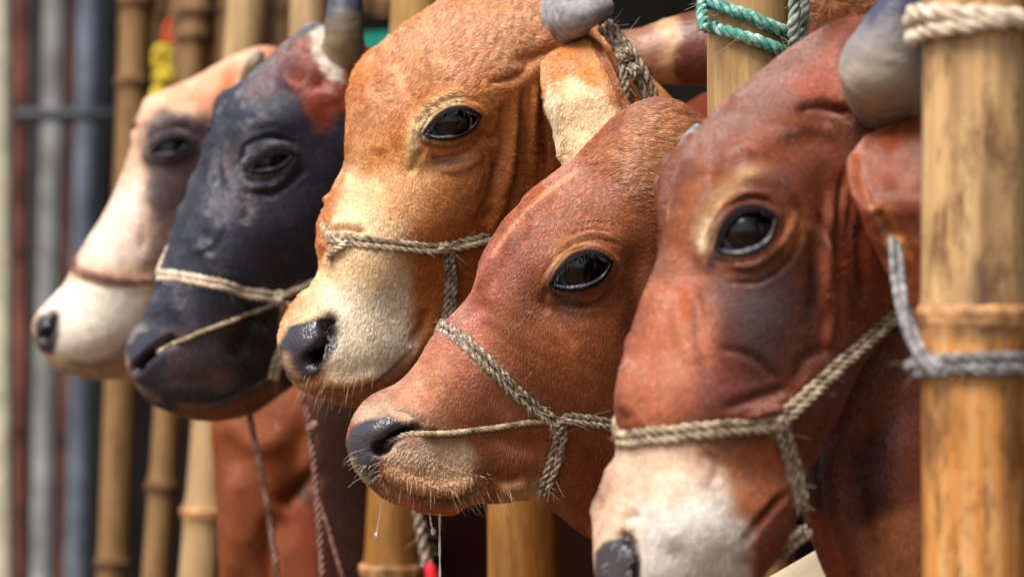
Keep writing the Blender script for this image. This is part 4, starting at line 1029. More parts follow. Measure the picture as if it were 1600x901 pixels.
# ================================================================== farthest cream cow
def cow_cream():
    st = [(56, 525, 62, 540), (52, 508, 76, 560), (60, 490, 100, 578), (76, 470, 130, 588), (98, 449, 165, 592), (111, 424, 205, 588), (131, 384, 250, 565),
          (163, 334, 300, 530), (187, 286, 340, 490), (203, 240, 370, 450), (224, 188, 400, 400), (262, 150, 430, 350), (312, 120, 460, 300), (365, 90, 490, 250), (420, 74, 510, 200), (480, 100, 500, 150)]
    sh = Shell(st, 5.1, dict(dy={0: -.09, 8: -.04, 15: .06}, phi={0: 24, 9: 28, 15: 20}, asp={0: 1.0, 4: .95, 7: .74, 9: .64, 15: .6},
               n={0: 2.3, 4: 2.5, 8: 2.7, 15: 2.2}, tau={0: -.05, 5: -.08, 9: -.22, 15: 0}), 240, 200)
    sh.move(sh.blobs([(275, 195, 60, 26, -30, 9), (268, 232, 34, 24, -15, 6), (225, 230, 16, 50, 10, -6), (140, 530, 60, 40, -20, 9), (190, 440, 40, 50, 10, -4)]))
    sh.move(sh.ridge([([(235, 262), (228, 225), (250, 195), (295, 185)], 6, 4), ([(98, 568), (150, 570), (185, 552), (215, 520)], 4, -7), ([(220, 300), (226, 350), (222, 400)], 10, -4), ([(115, 436), (160, 446), (230, 440)], 6, -3)]))
    nostril(sh, [(82, 496), (80, 512), (68, 526)], 10, 18, 5, 3)
    common_noise(sh, .9)
    sh.col[:] = lin((228, 190, 160)); P = sh.paint
    P(.8 * sh.w_poly([(215, 200), (245, 160), (180, 290), (120, 400), (110, 420)], 8), (226, 176, 142))
    P(.95 * sh.w_poly([(222, 195), (262, 168), (325, 180), (345, 230), (320, 310), (255, 360), (222, 320), (226, 240)], 14, 12), (70, 56, 62)); P(.6 * sh.w_poly([(250, 150), (340, 95), (380, 110), (330, 170), (270, 165)], 14, 8), (214, 156, 116))
    P(.7 * sh.w_poly([(225, 330), (280, 330), (260, 430), (222, 420)], 12, 8), (112, 90, 90))
    P(.9 * sh.w_blob(262, 228, 42, 26, -15), (62, 52, 64))
    P(.85 * sh.w_poly([(140, 360), (180, 300), (215, 270), (226, 300), (222, 400), (200, 420), (130, 410)], 14, 6), (240, 216, 204))
    P(.9 * sh.w_poly([(60, 480), (110, 440), (230, 450), (210, 540), (150, 580), (90, 575)], 14, 8), (240, 230, 218))
    P(.8 * sh.w_blob(355, 130, 14, 32, 15), (206, 110, 48)); P(.7 * sh.w_blob(335, 165, 30, 20, 0), (216, 134, 104)); P(.8 * sh.w_blob(430, 80, 30, 24), (216, 128, 90))
    P(.9 * sh.w_stroke([(98, 568), (150, 572), (190, 555), (215, 520)], 6), (120, 74, 40)); P(.8 * sh.w_poly([(95, 572), (150, 576), (200, 560), (190, 610), (100, 600)], 6), (172, 142, 124))
    pad = sh.w_poly([(52, 505), (64, 490), (90, 488), (94, 520), (84, 555), (62, 550)], 5)
    P(pad, (50, 44, 50)); sh.setf('wet', pad, 1); sh.setf('fd', pad, 0)
    P(sh.w_stroke([(84, 494), (80, 512), (66, 526)], 10, False), (16, 14, 18))
    c = Cow('cream', 'cream cow farthest back in the row with a grey patch around its eye', sh, body((-.30, 5.2, 1.42), (190, 140, 108), 71))
    c.carve_eye(266, 230, 28, 12, -15, .28)
    c.finish(); c.make_eyes(lid_r=3.6, lash=False, lidcol=M['lid_black'], half=.2, prot=.06)
    c.fur([fur_points(sh, 45000, (270, 180), swirl=.4, nscale=.04, lift=.25, width=.00045)])
    horn(c.obj, [(386, 128), (396, 104), (408, 82)], [13, 14, 8], 5.0, M['horn_dark'], dys=[.05, 0, 0])
    return c

M['lid_black'] = mat_simple('dark_eyelid_skin', (34, 32, 42), .4, .5, 200, .3, .5)
def mat_horn(name, stops, axis=2, lo=0, hi=1):
    m, n, l, b = new_mat(name); tc = N_(n, 'ShaderNodeTexCoord'); sp = N_(n, 'ShaderNodeSeparateXYZ'); l.new(tc.outputs['Object'], sp.inputs[0])
    mr = N_(n, 'ShaderNodeMapRange'); mr.inputs[1].default_value = lo; mr.inputs[2].default_value = hi; l.new(sp.outputs[axis], mr.inputs[0])
    t = noise_node(n, l, 38, 5, tc.outputs['Object'], .6); ad = N_(n, 'ShaderNodeMath', operation='MULTIPLY_ADD'); ad.inputs[1].default_value = .35
    l.new(t.outputs['Fac'], ad.inputs[0]); l.new(mr.outputs[0], ad.inputs[2])
    r = ramp(n, l, ad.outputs[0], stops); l.new(r.outputs[0], b.inputs['Base Color']); b.inputs['Roughness'].default_value = .42
    bump(n, l, t.outputs['Fac'], b, .8, .004); return m
def zz(py, D): return CAMZ - (py - 450.5) * K * D
M['horn_near'] = mat_horn('horn_grey_to_blue_tip', [(.0, (120, 100, 86)), (.45, (176, 164, 150)), (.8, (130, 124, 130)), (1, (70, 70, 92))], 2, zz(170, 3.13), zz(-10, 3.13))
M['horn_dark'] = mat_horn('horn_brown_to_dark_tip', [(.1, (168, 150, 132)), (.5, (140, 120, 92)), (.86, (104, 96, 90)), (.95, (66, 72, 90)), (1, (60, 66, 84))], 2, zz(130, 4.5), zz(-20, 4.5))

tan = cow_tan(); red = cow_red(); near = cow_near(); black = cow_black(); cream = cow_cream()
# ------------------------------------------------------------------ rope halters
def halter(label, cow):
    e = empty('rope_halter'); tag(e, label, 'halter', 'rope halters on the cows'); return e

# tan cow
h = halter('pale rope halter around the cream muzzle of the tan cow', tan); r = 5.2 * tan.sh.unit
nb = [(514, 374), (530, 372), (560, 377), (600, 381), (650, 386), (692, 386), (715, 381), (750, 373), (772, 367), (800, 360)]
rope_part('noseband', on_cow(tan, nb, 4), r, M['jute'], h, double=True, fz=120)
F = far_side(tan, [(540, 375), (600, 381), (650, 386), (692, 386)], 5)
rope_part('far_noseband', np.vstack([on_cow(tan, [(540, 376), (514, 374)], 4)[:], F]), r * 1.3, M['jute'], h, fz=0)
rope_part('rope_end', on_cow(tan, [(548, 382), (530, 388), (521, 398), (518, 404)], 5), r * .9, M['jute'], h)
rope_part('cheek_rope', on_cow(tan, [(698, 388), (702, 420), (702, 460), (697, 490), (690, 520), (680, 545)], 4), r * 1.0, M['jute_dark'], h, double=True)
knot_part(on_cow(tan, [(690, 386), (697, 388)], 5)[0], r, M['jute'], h, 5, 2.0)
# young red cow
h = halter('frayed rope halter of the young red-brown cow, knotted on its cheek', red); r = 5.8 * red.sh.unit
a = on_cow(red, [(690, 511), (705, 520), (728, 536), (765, 570), (800, 605), (835, 637), (872, 662)], 4)
rope_part('noseband', a, r, M['jute_dark'], h, double=True, fz=260)
rope_part('far_noseband', np.vstack([a[:1], far_side(red, [(700, 515), (740, 548), (800, 605), (872, 662)], 5)]), r * 1.3, M['jute_dark'], h, fz=0)
rope_part('cheek_rope', on_cow(red, [(872, 658), (885, 650), (910, 653), (940, 659), (975, 666), (1010, 672)], 4), r * .9, M['jute_dark'], h, double=True, fz=80)
rope_part('chin_rope', on_cow(red, [(876, 668), (872, 695), (862, 725), (853, 750), (846, 768)], 4), r * 1.05, M['jute_dark'], h, double=True, fz=90)
kn = on_cow(red, [(874, 660), (880, 664)], 6)[0]; knot_part(kn, r, M['jute_dark'], h, 7, 2.5)
nr = on_cow(red, [(640, 681), (680, 678), (720, 673), (780, 666), (830, 658), (866, 657)], 4)
nr = np.vstack([W(606, 690, red.sh.P[red.sh.near_index(640, 681)][1] + .006)[None], W(618, 680, red.sh.P[red.sh.near_index(640, 681)][1] - .001)[None], nr])
rope_part('nose_rope', nr, r * .78, M['jute'], h, twist=5.5, fz=40)
# nearest cow
h = halter('thick rope halter on the white-muzzled cow beside the post', near); r = 7.0 * near.sh.unit
a = on_cow(near, [(970, 685), (985, 684), (1020, 681), (1080, 674), (1140, 667), (1190, 662), (1214, 660)], 5)
rope_part('noseband', a, r, M['jute'], h, double=True, fz=80)
rope_part('far_noseband', np.vstack([a[:1], far_side(near, [(1000, 682), (1080, 674), (1150, 666), (1210, 660)], 6)]), r * 1.3, M['jute'], h, fz=0)
rope_part('cheek_rope', on_cow(near, [(1218, 655), (1240, 637), (1270, 608), (1300, 578), (1335, 545), (1370, 512), (1396, 488)], 5), r, M['jute'], h, double=True, fz=60)
rope_part('chin_rope', on_cow(near, [(1217, 668), (1228, 700), (1236, 735), (1243, 770), (1250, 805), (1258, 830)], 6), r * .95, M['jute_dark'], h, double=True, fz=60)
knot_part(on_cow(near, [(1213, 660), (1220, 660)], 7)[0], r, M['jute'], h, 6, 2.3)
rope_part('chin_loop', np.array([W(1262, 828, 3.12), W(1222, 850, 3.16), W(1214, 872, 3.18), W(1196, 888, 3.18), W(1165, 893, 3.17), W(1140, 905, 3.16)]), r * .85, M['jute_dark'], h, double=True)
# black cow
h = halter('pale rope halter of the black cow with a knot at the cheek', black); r = 5.6 * black.sh.unit
a = on_cow(black, [(251, 430), (270, 430), (300, 434), (340, 443), (380, 455), (412, 462), (432, 463)], 4)
rope_part('noseband', a, r * .8, M['cream_rope'], h, double=True, fz=40)
rope_part('far_noseband', np.vstack([a[:1], far_side(black, [(280, 430), (340, 443), (430, 463)], 5)]), r, M['cream_rope'], h, fz=0)
rope_part('cheek_rope', on_cow(black, [(432, 463), (455, 455), (480, 444), (505, 434), (530, 425)], 4), r, M['cream_rope'], h)
rope_part('chin_rope', on_cow(black, [(440, 470), (444, 500), (440, 535), (432, 560), (424, 590)], 4), r * .9, M['jute'], h, double=True)
knot_part(on_cow(black, [(432, 465), (438, 468)], 6)[0], r, M['cream_rope'], h, 6, 2.2)
ni = black.sh.P[black.sh.near_index(275, 535)][1]
nr = np.vstack([W(246, 551, ni + .004)[None], W(256, 546, ni - .004)[None], on_cow(black, [(272, 538), (310, 520), (345, 506), (375, 494), (415, 478), (432, 472)], 4)])
rope_part('nose_rope', nr, r * .62, M['jute'], h, fz=20)
fr = W(272, 445, 4.42); rope_part('loose_end', np.array([fr, W(269, 458, 4.41), W(272, 470, 4.41)]), r * .35, M['cream_rope'], h, fz=0)
# cream cow
h = halter('brown rope halter around the muzzle of the cream cow', cream); r = 6.0 * cream.sh.unit
a = on_cow(cream, [(118, 420), (135, 428), (165, 434), (200, 436), (245, 434), (290, 430)], 4)
rope_part('noseband', a, r, M['brown_rope'], h, fz=0, double=False)
rope_part('far_noseband', np.vstack([a[:1], far_side(cream, [(140, 430), (200, 436), (245, 434)], 5)]), r, M['brown_rope'], h, fz=0)

# lead ropes and loose ropes
def rope_thing(name, label, cat, pts, r, mat, double=False, group=None, fz=0, knots=()):
    P = np.array([W(*p) for p in pts]); e = empty(name); tag(e, label, cat, group)
    rope_part('strands', P, r, mat, e, double=double, fz=fz)
    for k in knots: knot_part(W(*k), r, mat, e, 4, 2.2)
    return e
rope_thing('lead_rope', 'brown lead rope hanging from the chin of the black cow', 'rope', [(380, 598, 4.5), (388, 640, 4.48), (398, 690, 4.48), (412, 760, 4.48), (424, 820, 4.5), (434, 880, 4.5), (440, 960, 4.5)], .0042, M['brown_rope'])
rope_thing('lead_rope', 'knotted rope hanging straight down behind the tan cow chin', 'rope', [(468, 590, 4.3), (478, 630, 4.3), (486, 670, 4.3), (490, 720, 4.3), (497, 790, 4.3), (503, 850, 4.3), (506, 950, 4.3)], .0040, M['brown_rope'], knots=[(487, 668, 4.29)])
rope_thing('rope_tail', 'thin reddish rope slanting off the knotted hanging rope', 'rope', [(496, 775, 4.3), (512, 820, 4.3), (524, 860, 4.3), (540, 920, 4.3)], .003, M['brown_rope'])
rope_thing('poll_rope', 'mottled rope tied behind the ear of the tan cow', 'rope', [(944, 38, 3.90), (960, 55, 3.89), (982, 80, 3.88), (1000, 110, 3.88), (1012, 140, 3.89), (1024, 172, 3.9)], .0052, M['jute_dark'], True, fz=160, knots=[(975, 88, 3.88), (990, 112, 3.88)])
rope_thing('poll_rope', 'shorter rope strand beside the mottled rope at the tan cow ear', 'rope', [(962, 70, 3.89), (980, 100, 3.87), (984, 135, 3.87), (976, 175, 3.88)], .0050, M['jute_dark'], False, fz=80)

# ------------------------------------------------------------------ bamboo fence
def bamboo(label, top, bottom, r, mat, nodes=(), D=None, group='bamboo poles of the fence', dents=.02, tone=None, seed=0, dirt=(), nseg=56, name='bamboo_pole', cat='bamboo pole', swell=.06):
    """top/bottom: world points; nodes: z heights of the joints"""
    top, bottom = np.array(top, float), np.array(bottom, float); e = empty(name, tuple(bottom)); tag(e, label, cat, group)
    L = np.linalg.norm(top - bottom); n = max(60, int(L / .012)); u = np.linspace(0, 1, n); P = bottom + (top - bottom) * u[:, None]
    th = np.linspace(0, 2 * np.pi, nseg, endpoint=False)
    zn = np.array(sorted(nodes)) if len(nodes) else np.array([-9.0])
    dz = np.min(np.abs(P[:, 2:3] - zn[None]), axis=1); sgn = P[:, 2:3] - zn[None]
    rr = r * (1 + swell * np.exp(-(dz / .016) ** 2) - .05 * np.exp(-((dz - .0) / .004) ** 2) + .02 * np.sin(P[:, 2] * 9 + seed))
    q = np.stack([np.cos(th)[None] * 2.2 + 0 * u[:, None], np.sin(th)[None] * 2.2 + 0 * u[:, None], P[:, 2:3] * 1.1 + 0 * th[None]], -1)
    q2 = np.stack([np.cos(th)[None] * 7 + 0 * u[:, None], np.sin(th)[None] * 7 + 0 * u[:, None], P[:, 2:3] * 2.2 + 0 * th[None]], -1)
    RR = rr[:, None] * (1 + dents * noise3(q, seed) + dents * .6 * noise3(q2, seed + 1))
    V = P[:, None] + RR[..., None] * np.stack([np.cos(th), np.sin(th), 0 * th], -1)[None]
    tn = tone(P[:, 2]) if tone else np.full(n, .5)
    dr = np.zeros((n, nseg))
    for (z, amt, w, thc, tw) in dirt:
        dr += amt * np.exp(-((P[:, 2:3] - z) / w) ** 2) * np.exp(-(((th[None] - thc + np.pi) % (2 * np.pi) - np.pi) / tw) ** 2) * (.7 + .5 * noise3(q2 * 2, 5))
    dr += .75 * (np.exp(-((sgn[np.arange(n), np.argmin(np.abs(sgn), 1)] + .011) / .006) ** 2))[:, None] * (.75 + .5 * noise3(q2 * 1.5, 31))  # darker band just below each joint
    V = V.reshape(-1, 3) - bottom
    F = grid_faces(n, nseg).tolist(); F.append(list(range(nseg))[::-1]); F.append([(n - 1) * nseg + j for j in range(nseg)])
    o = mesh_obj('culm', V, F, mat, None, {'tone': np.repeat(tn, nseg), 'dirt': np.clip(dr, 0, 1).ravel()}); o.parent = e
    for z in zn:
        if z < -5: continue
        t_ = (z - bottom[2]) / (top[2] - bottom[2]); C = bottom + (top - bottom) * t_ - bottom
        k = np.argmin(np.abs(P[:, 2] - z)); R_ = RR[k] * 1.012
        loop = C[None] + np.stack([np.cos(th), np.sin(th), 0 * th], -1) * R_[:, None] + np.array([0, 0, .0]) + np.stack([0 * th, 0 * th, .0015 * noise3(q2[k], 8)], -1)
        nz_ = .0022 * noise3(q2[k] * 1.7, 18)[:, None]; prof = [(.0, -.010), (.0030, -.006), (.0012, -.003), (.0046, .001), (.0036, .005), (.0, .010)]
        VV = np.stack([loop + np.stack([np.cos(th), np.sin(th), 0 * th], -1) * (a + nz_ * (a > 0)) + np.array([0, 0, b]) for a, b in prof], 0)
        o = mesh_obj('node_ring', VV.reshape(-1, 3), grid_faces(6, nseg), M['node_dull'] if mat is M['bam_wall'] else M['node'], None); o.parent = e
    return e
M['bam_near'] = mat_bamboo('bamboo_weathered', (240, 206, 154), (232, 148, 58), (112, 64, 38), .8)
M['bam_pale'] = mat_bamboo('bamboo_pale', (216, 186, 142), (206, 152, 82), (150, 110, 76), .3)
M['bam_gold'] = mat_bamboo('bamboo_golden', (206, 160, 92), (188, 120, 46), (120, 76, 40), .4)
M['bam_wall'] = mat_bamboo('bamboo_wall_dull', (176, 140, 96), (150, 108, 62), (96, 66, 44), .5)
M['node_dull'] = mat_simple('bamboo_joint_dull', (92, 66, 44), .8, .2, 45, .4, .5)
M['node'] = mat_simple('bamboo_joint', (176, 130, 88), .6, .3, 45, .45, .7)

def pole_px(label, xt, xb, D, wpx, mat, nodes_py, **kw):
    """pole whose axis passes picture columns xt (top) and xb (bottom) at distance D"""
    zt, zb = 2.35 if D < 7 else 3.0, -.02
    xw = lambda py: ((xt + (xb - xt) * py / 901.0) - 800) * K * D
    pyt = 450.5 - (zt - CAMZ) / (K * D); pyb = 450.5 - (zb - CAMZ) / (K * D)
    return bamboo(label, (xw(pyt), D, zt), (xw(pyb), D, zb), wpx * K * D / 2, mat, nodes=[zz(p, D) for p in nodes_py], D=D, **kw)

G5 = zz(495, 2.9)
pole_px('thick weathered bamboo post nearest the camera, pale above its joint and golden below', 1524, 1524, 2.9, 166, M['bam_near'], [492, -560, 1500, 2400], tone=lambda z: .3 + .55 * sstep(G5 + .01, G5 - .02, z), seed=3, dents=.03,
        dirt=[(zz(140, 2.9), .75, .05, -math.pi / 2 - .5, .25), (zz(330, 2.9), .75, .06, -math.pi / 2 + .1, .2), (zz(700, 2.9), .5, .1, -math.pi / 2 + .55, .2), (zz(455, 2.9), .9, .022, -math.pi / 2, .5), (zz(512, 2.9), .55, .012, -math.pi / 2 - .3, .6)], swell=.035)
pole_px('bamboo pole bound with teal rope behind the dark red cow', 1170, 1168, 3.68, 130, M['bam_pale'], [-420, 640, 1500], tone=lambda z: 0 * z + .6, seed=5)
pole_px('golden bamboo pole under the chin of the young red-brown cow', 812, 818, 4.32, 112, M['bam_gold'], [-250, 640, 1300], tone=lambda z: 0 * z + .85, seed=6)
pole_px('dull golden bamboo pole under the tan cow muzzle with a joint low down', 655, 613, 4.9, 88, M['bam_gold'], [300, -300, 890, 1400], tone=lambda z: sstep(1.25, 1.0, z) * .8, seed=7, swell=.08)
pole_px('pale bamboo pole rising behind the horn of the black cow', 484, 470, 5.5, 62, M['bam_pale'], [-60, 400, 1000], tone=lambda z: 0 * z + .2, seed=8)
pole_px('pale leaning bamboo pole rising behind the cream cow forehead', 388, 312, 5.7, 66, M['bam_pale'], [-90, 420, 800, 1180], tone=lambda z: 0 * z + .3, seed=9, swell=.12)
pole_px('narrow tan bamboo pole low down below the black cow nose', 310, 244, 6.1, 46, M['bam_wall'], [20, 60, 420, 760], tone=lambda z: 0 * z + .45, seed=10, swell=.14)
pole_px('tan bamboo pole below the cream cow chin', 214, 176, 6.4, 50, M['bam_wall'], [5, 130, 470, 880], tone=lambda z: 0 * z + .5, seed=11, swell=.1)

def wrap_rope(part, parent, cx, D, R, py0, py1, r, mat, turns=1.0, a0=math.pi, double=False, sag=0, tilt=0):
    th = np.linspace(0, 2 * np.pi * turns, 60) + a0
    C = W(cx, 0, D); P = np.stack([C[0] + R * np.cos(th), C[1] + R * np.sin(th), np.interp(np.linspace(0, 1, 60), [0, 1], [zz(py0, D), zz(py1, D)]) + tilt * np.cos(th) + sag * np.sin(th)], 1)
    return rope_part(part, P, r, mat, parent, double=double, fz=50)
# cream rope on the near post
e = empty('pole_rope'); tag(e, 'cream rope tied round the top of the thick near post', 'rope')
wrap_rope('turn', e, 1524, 2.9, 83 * K * 2.9 + .008, 30, 36, .0078, M['cream_rope'], 1.0, math.pi, tilt=-.004)
wrap_rope('turn', e, 1524, 2.9, 83 * K * 2.9 + .009, 52, 30, .0062, M['cream_rope'], .9, math.pi * .9, tilt=.004)
# grey rope below the joint with its slack part running up to the cow's cheek
e = empty('pole_rope'); tag(e, 'grey-blue rope wrapped round the thick near post below its joint', 'rope')
wrap_rope('turn', e, 1524, 2.9, 83 * K * 2.9 + .008, 578, 566, .0046, M['grey_rope'], 1.0, math.pi, double=True, sag=-.006, tilt=.0)
wrap_rope('turn', e, 1524, 2.9, 83 * K * 2.9 + .0075, 572, 582, .0040, M['grey_rope'], 1.0, math.pi, sag=.002)
P = np.array([W(1396, 378, 3.06), W(1402, 425, 3.0), W(1409, 470, 2.97), W(1419, 520, 2.93), W(1430, 556, 2.90), W(1446, 576, 2.84), W(1470, 582, 2.82)])
rope_part('slack_rope', P, .0066, M['grey_rope'], e, twist=70, fz=0, lump=.12)
# teal rope on the second pole
e = empty('pole_rope'); tag(e, 'teal and white twisted rope tied round the bamboo pole', 'rope')
R2 = 65 * K * 3.68 + .008
def arc(px0, py0, px1, py1, n=14):
    out = []
    for t in np.linspace(0, 1, n):
        px = px0 + (px1 - px0) * t; x = (px - 1169) * K * 3.68; y = 3.68 - math.sqrt(max(R2 ** 2 - x ** 2, 0))
        out.append([(px - 800) * K * 3.68, y, zz(py0 + (py1 - py0) * t, 3.68)])
    return np.array(out)
r2 = .0068
P = np.vstack([arc(1101, 5, 1237, 62), np.array([[*(W(1245, 66, 3.70))]]) , np.array([W(1230, 60, 3.75)])]); rope_part('turn', P, r2, M['teal_rope'], e, twist=5)
P = np.vstack([np.array([W(1112, 25, 3.75), W(1098, 30, 3.70)]), arc(1101, 44, 1237, 90), np.array([W(1243, 90, 3.72)])]); rope_part('turn', P, r2, M['teal_rope'], e, twist=5)
rope_part('turn', np.array([W(1098, -10, 3.66), W(1096, 10, 3.63), W(1094, 30, 3.64), W(1100, 46, 3.62)]), r2 * .9, M['teal_rope'], e, twist=5)
rope_part('hanging_rope', np.array([W(1240, -60, 3.58), W(1243, 0, 3.57), W(1241, 40, 3.57), W(1240, 90, 3.6)]), .0062, M['white_rope'], e, twist=5)
rope_part('hanging_rope', np.array([W(1262, -60, 3.60), W(1257, 0, 3.59), W(1254, 30, 3.59), W(1252, 80, 3.62)]), .0056, M['white_rope'], e, twist=5)

# ------------------------------------------------------------------ drool
M['drool'] = None
m, n, l, b = new_mat('saliva'); b.inputs['Base Color'].default_value = (.9, .92, .95, 1); b.inputs['Roughness'].default_value = .05; b.inputs['Transmission Weight'].default_value = .7; b.inputs['IOR'].default_value = 1.33; M['drool'] = m
def drool(label, pts, r, bead=None):
    e = empty('saliva_strand'); tag(e, label, 'saliva')
    P = spline([list(W(*p)) for p in pts], 24); rr = np.full(24, r) * (1 + .3 * np.sin(np.arange(24))) ; V, F = tube_geo(P, rr, 8); build('strand', [(V, F)], M['drool'], e)
    if bead:
        th = np.linspace(.02, np.pi - .02, 10); ph = np.linspace(0, 2 * np.pi, 12, endpoint=False); c = P[-1]
        V = c + bead * np.stack([np.sin(th)[:, None] * np.cos(ph), np.sin(th)[:, None] * np.sin(ph), 1.3 * np.cos(th)[:, None] + 0 * ph], -1); mesh_obj('droplet', V.reshape(-1, 3), grid_faces(10, 12), M['drool'], e)
drool('long thread of saliva hanging from the lip of the young cow', [(687, 800, 3.6), (687, 850, 3.6), (688, 960, 3.6)], .0011)
drool('short saliva strand ending in a droplet under the young cow lip', [(671, 798, 3.6), (673, 815, 3.6), (677, 830, 3.6)], .0010, .0028)
drool('fine saliva thread with a bead under the young cow nose', [(599, 765, 3.6), (594, 800, 3.6), (588, 835, 3.6)], .0005, .0024)

# ------------------------------------------------------------------ cow behind, brown animal low behind the ropes
def cow_behind():
    sh = Shell([(1180, -150, 1200, -180), (1170, -80, 1300, -190), (1180, -10, 1400, -150), (1195, 60, 1470, -60), (1230, 120, 1500, 40), (1300, 170, 1520, 120), (1400, 190, 1500, 170)], 4.15,
               dict(dy={0: 0, 6: .1}, phi={0: 10, 6: 10}, asp={0: .7, 6: .7}, n={0: 2.2, 6: 2.2}, tau={0: 0, 6: 0}), 120, 110)
    sh.move(3 * fbm(sh.P * 30, 4)); sh.col[:] = lin((176, 112, 72)); sh.paint(.5 * (fbm(sh.P * 50, 4) * .5 + .5), (206, 150, 104)); sh.fl[:] = 16
    nk = WTube([[.18, 4.30, 1.44, .02, .02], [.24, 4.32, 1.42, .09, .06], [.36, 4.36, 1.38, .15, .1], [.55, 4.40, 1.36, .2, .14], [.8, 4.45, 1.30, .22, .16]], 30, 40, (112, 50, 34), 5)
    c = Cow('behind', 'brown cow mostly hidden behind the teal-roped pole, its blunt horn showing', sh, [nk] + body((.5, 4.42, 1.42), (110, 48, 32), 77))
    c.finish(); c.fur([fur_points(sh, 30000, (1300, 0), swirl=1.4, nscale=.06, lift=.4, width=.0004)])
    # the blunt ringed horn pointing left
    m = mat_horn('horn_brown_ringed', [(.0, (140, 96, 78)), (.74, (146, 100, 80)), (.84, (186, 152, 114)), (.89, (180, 144, 106)), (.97, (112, 66, 52)), (1, (106, 60, 48))], 0, W(900, 0, 4.1)[0], W(1110, 0, 4.1)[0])
    horn(c.obj, [(1190, 80), (1140, 76), (1100, 75), (1055, 80), (1010, 88), (960, 92), (905, 92)], [56, 62, 60, 54, 46, 42, 20], 4.15, m, ringy=.03)
    return c
cow_behind()
def cow_low():
    sh = Shell([(420, 590, 470, 585), (352, 612, 520, 600), (332, 660, 560, 640), (334, 720, 585, 700), (340, 790, 600, 770), (343, 850, 612, 850), (346, 930, 620, 930), (352, 1050, 600, 1050), (380, 1150, 560, 1150), (440, 1180, 500, 1180)], 5.0,
               dict(dy={0: 0, 9: 0}, phi={0: 0, 9: 0}, asp={0: .6, 9: .6}, n={0: 2.2, 9: 2.2}, tau={0: 0, 9: 0}), 90, 90)
    sh.move(sh.ridge([([(480, 640), (462, 740), (440, 860)], 18, -10), ([(420, 660), (400, 760), (390, 880)], 26, 8), ([(430, 790), (470, 760), (500, 730)], 12, -14), ([(375, 720), (372, 800), (378, 920)], 18, 14), ([(425, 800), (415, 860), (420, 940)], 10, -16), ([(350, 650), (400, 690), (450, 680)], 20, 8)]) + 2 * fbm(sh.P * 12, 4)); sh.col[:] = lin((134, 72, 42))
    sh.paint(.9 * sh.w_poly([(455, 770), (480, 720), (486, 790)], 8), (30, 16, 16)); sh.paint(.9 * sh.w_poly([(480, 600), (560, 600), (640, 960), (500, 960), (492, 760)], 16, 8), (34, 22, 22)); sh.paint(.6 * sh.w_stroke([(440, 840), (470, 800), (480, 900)], 26), (126, 52, 36))  # dark gap and near-black right side: background shade painted onto the hide
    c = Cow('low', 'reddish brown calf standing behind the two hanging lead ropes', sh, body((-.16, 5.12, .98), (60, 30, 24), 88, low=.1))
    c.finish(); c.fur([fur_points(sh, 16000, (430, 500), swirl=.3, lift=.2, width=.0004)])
cow_low()

# ------------------------------------------------------------------ things hung on the fence
M['gold'] = mat_simple('yellow_marigold', (255, 196, 48), .5, .5, 160, .3, .8, bdist=.004)
M['orange'] = mat_simple('orange_cloth', (190, 70, 30), .6, .3, 60, .3, .5)
M['red'] = mat_simple('red_cloth', (200, 30, 44), .6, .3, 60, .3, .5)
e = empty('garland', tuple(W(255, 100, 7.6))); tag(e, 'yellow flower garland hanging on the fence above the cream cow', 'garland')
b0 = W(255, 100, 7.6)
for (px, py, rx, rz) in ((254, 92, 15, 24), (257, 120, 16, 12), (249, 152, 17, 16), (252, 170, 15, 12)):
    C = W(px, py, 7.6) - b0; V = []; F = []
    for k in range(34):
        d = RNG.normal(0, 1, 3); d /= np.linalg.norm(d); c = C + d * np.array([rx, rx, rz]) * K * 7.6 * .8; rr = 6 * K * 7.6
        th = np.linspace(.05, np.pi - .05, 6); ph = np.linspace(0, 2 * np.pi, 8, endpoint=False)
        V.append(c + rr * np.stack([np.sin(th)[:, None] * np.cos(ph), np.sin(th)[:, None] * np.sin(ph), np.cos(th)[:, None] + 0 * ph], -1).reshape(-1, 3)); F.append(grid_faces(6, 8) + 48 * k)
    o = mesh_obj('blossom_cluster', np.vstack(V), np.vstack(F), M['gold'], None); o.parent = e
P = spline([list(W(266, 30, 7.6) - b0), list(W(262, 52, 7.6) - b0), list(W(266, 66, 7.6) - b0)], 20); V, F = tube_geo(P, np.linspace(.006, .014, 20), 10); o = build('ribbon', [(V, F)], M['orange'], None); o.parent = e

e = empty('rope_tassel'); tag(e, 'dark furry rope with a red tip hanging behind the saliva threads', 'rope')
rope_part('strands', np.array([W(652, 610, 4.42), W(645, 700, 4.46), W(644, 770, 4.5), W(652, 800, 4.5), (W(660, 840, 4.5)), W(664, 870, 4.5), W(668, 885, 4.5)]), .0075, M['grey_rope_dark'] if 'grey_rope_dark' in M else M['jute_dark'], e, fz=160)
V, F = tube_geo(np.array([W(668, 878, 4.49), W(672, 886, 4.49), W(676, 900, 4.49), W(680, 925, 4.49)]), np.array([.004, .008, .010, .008]), 12); build('tip', [(V, F)], M['red'], e)

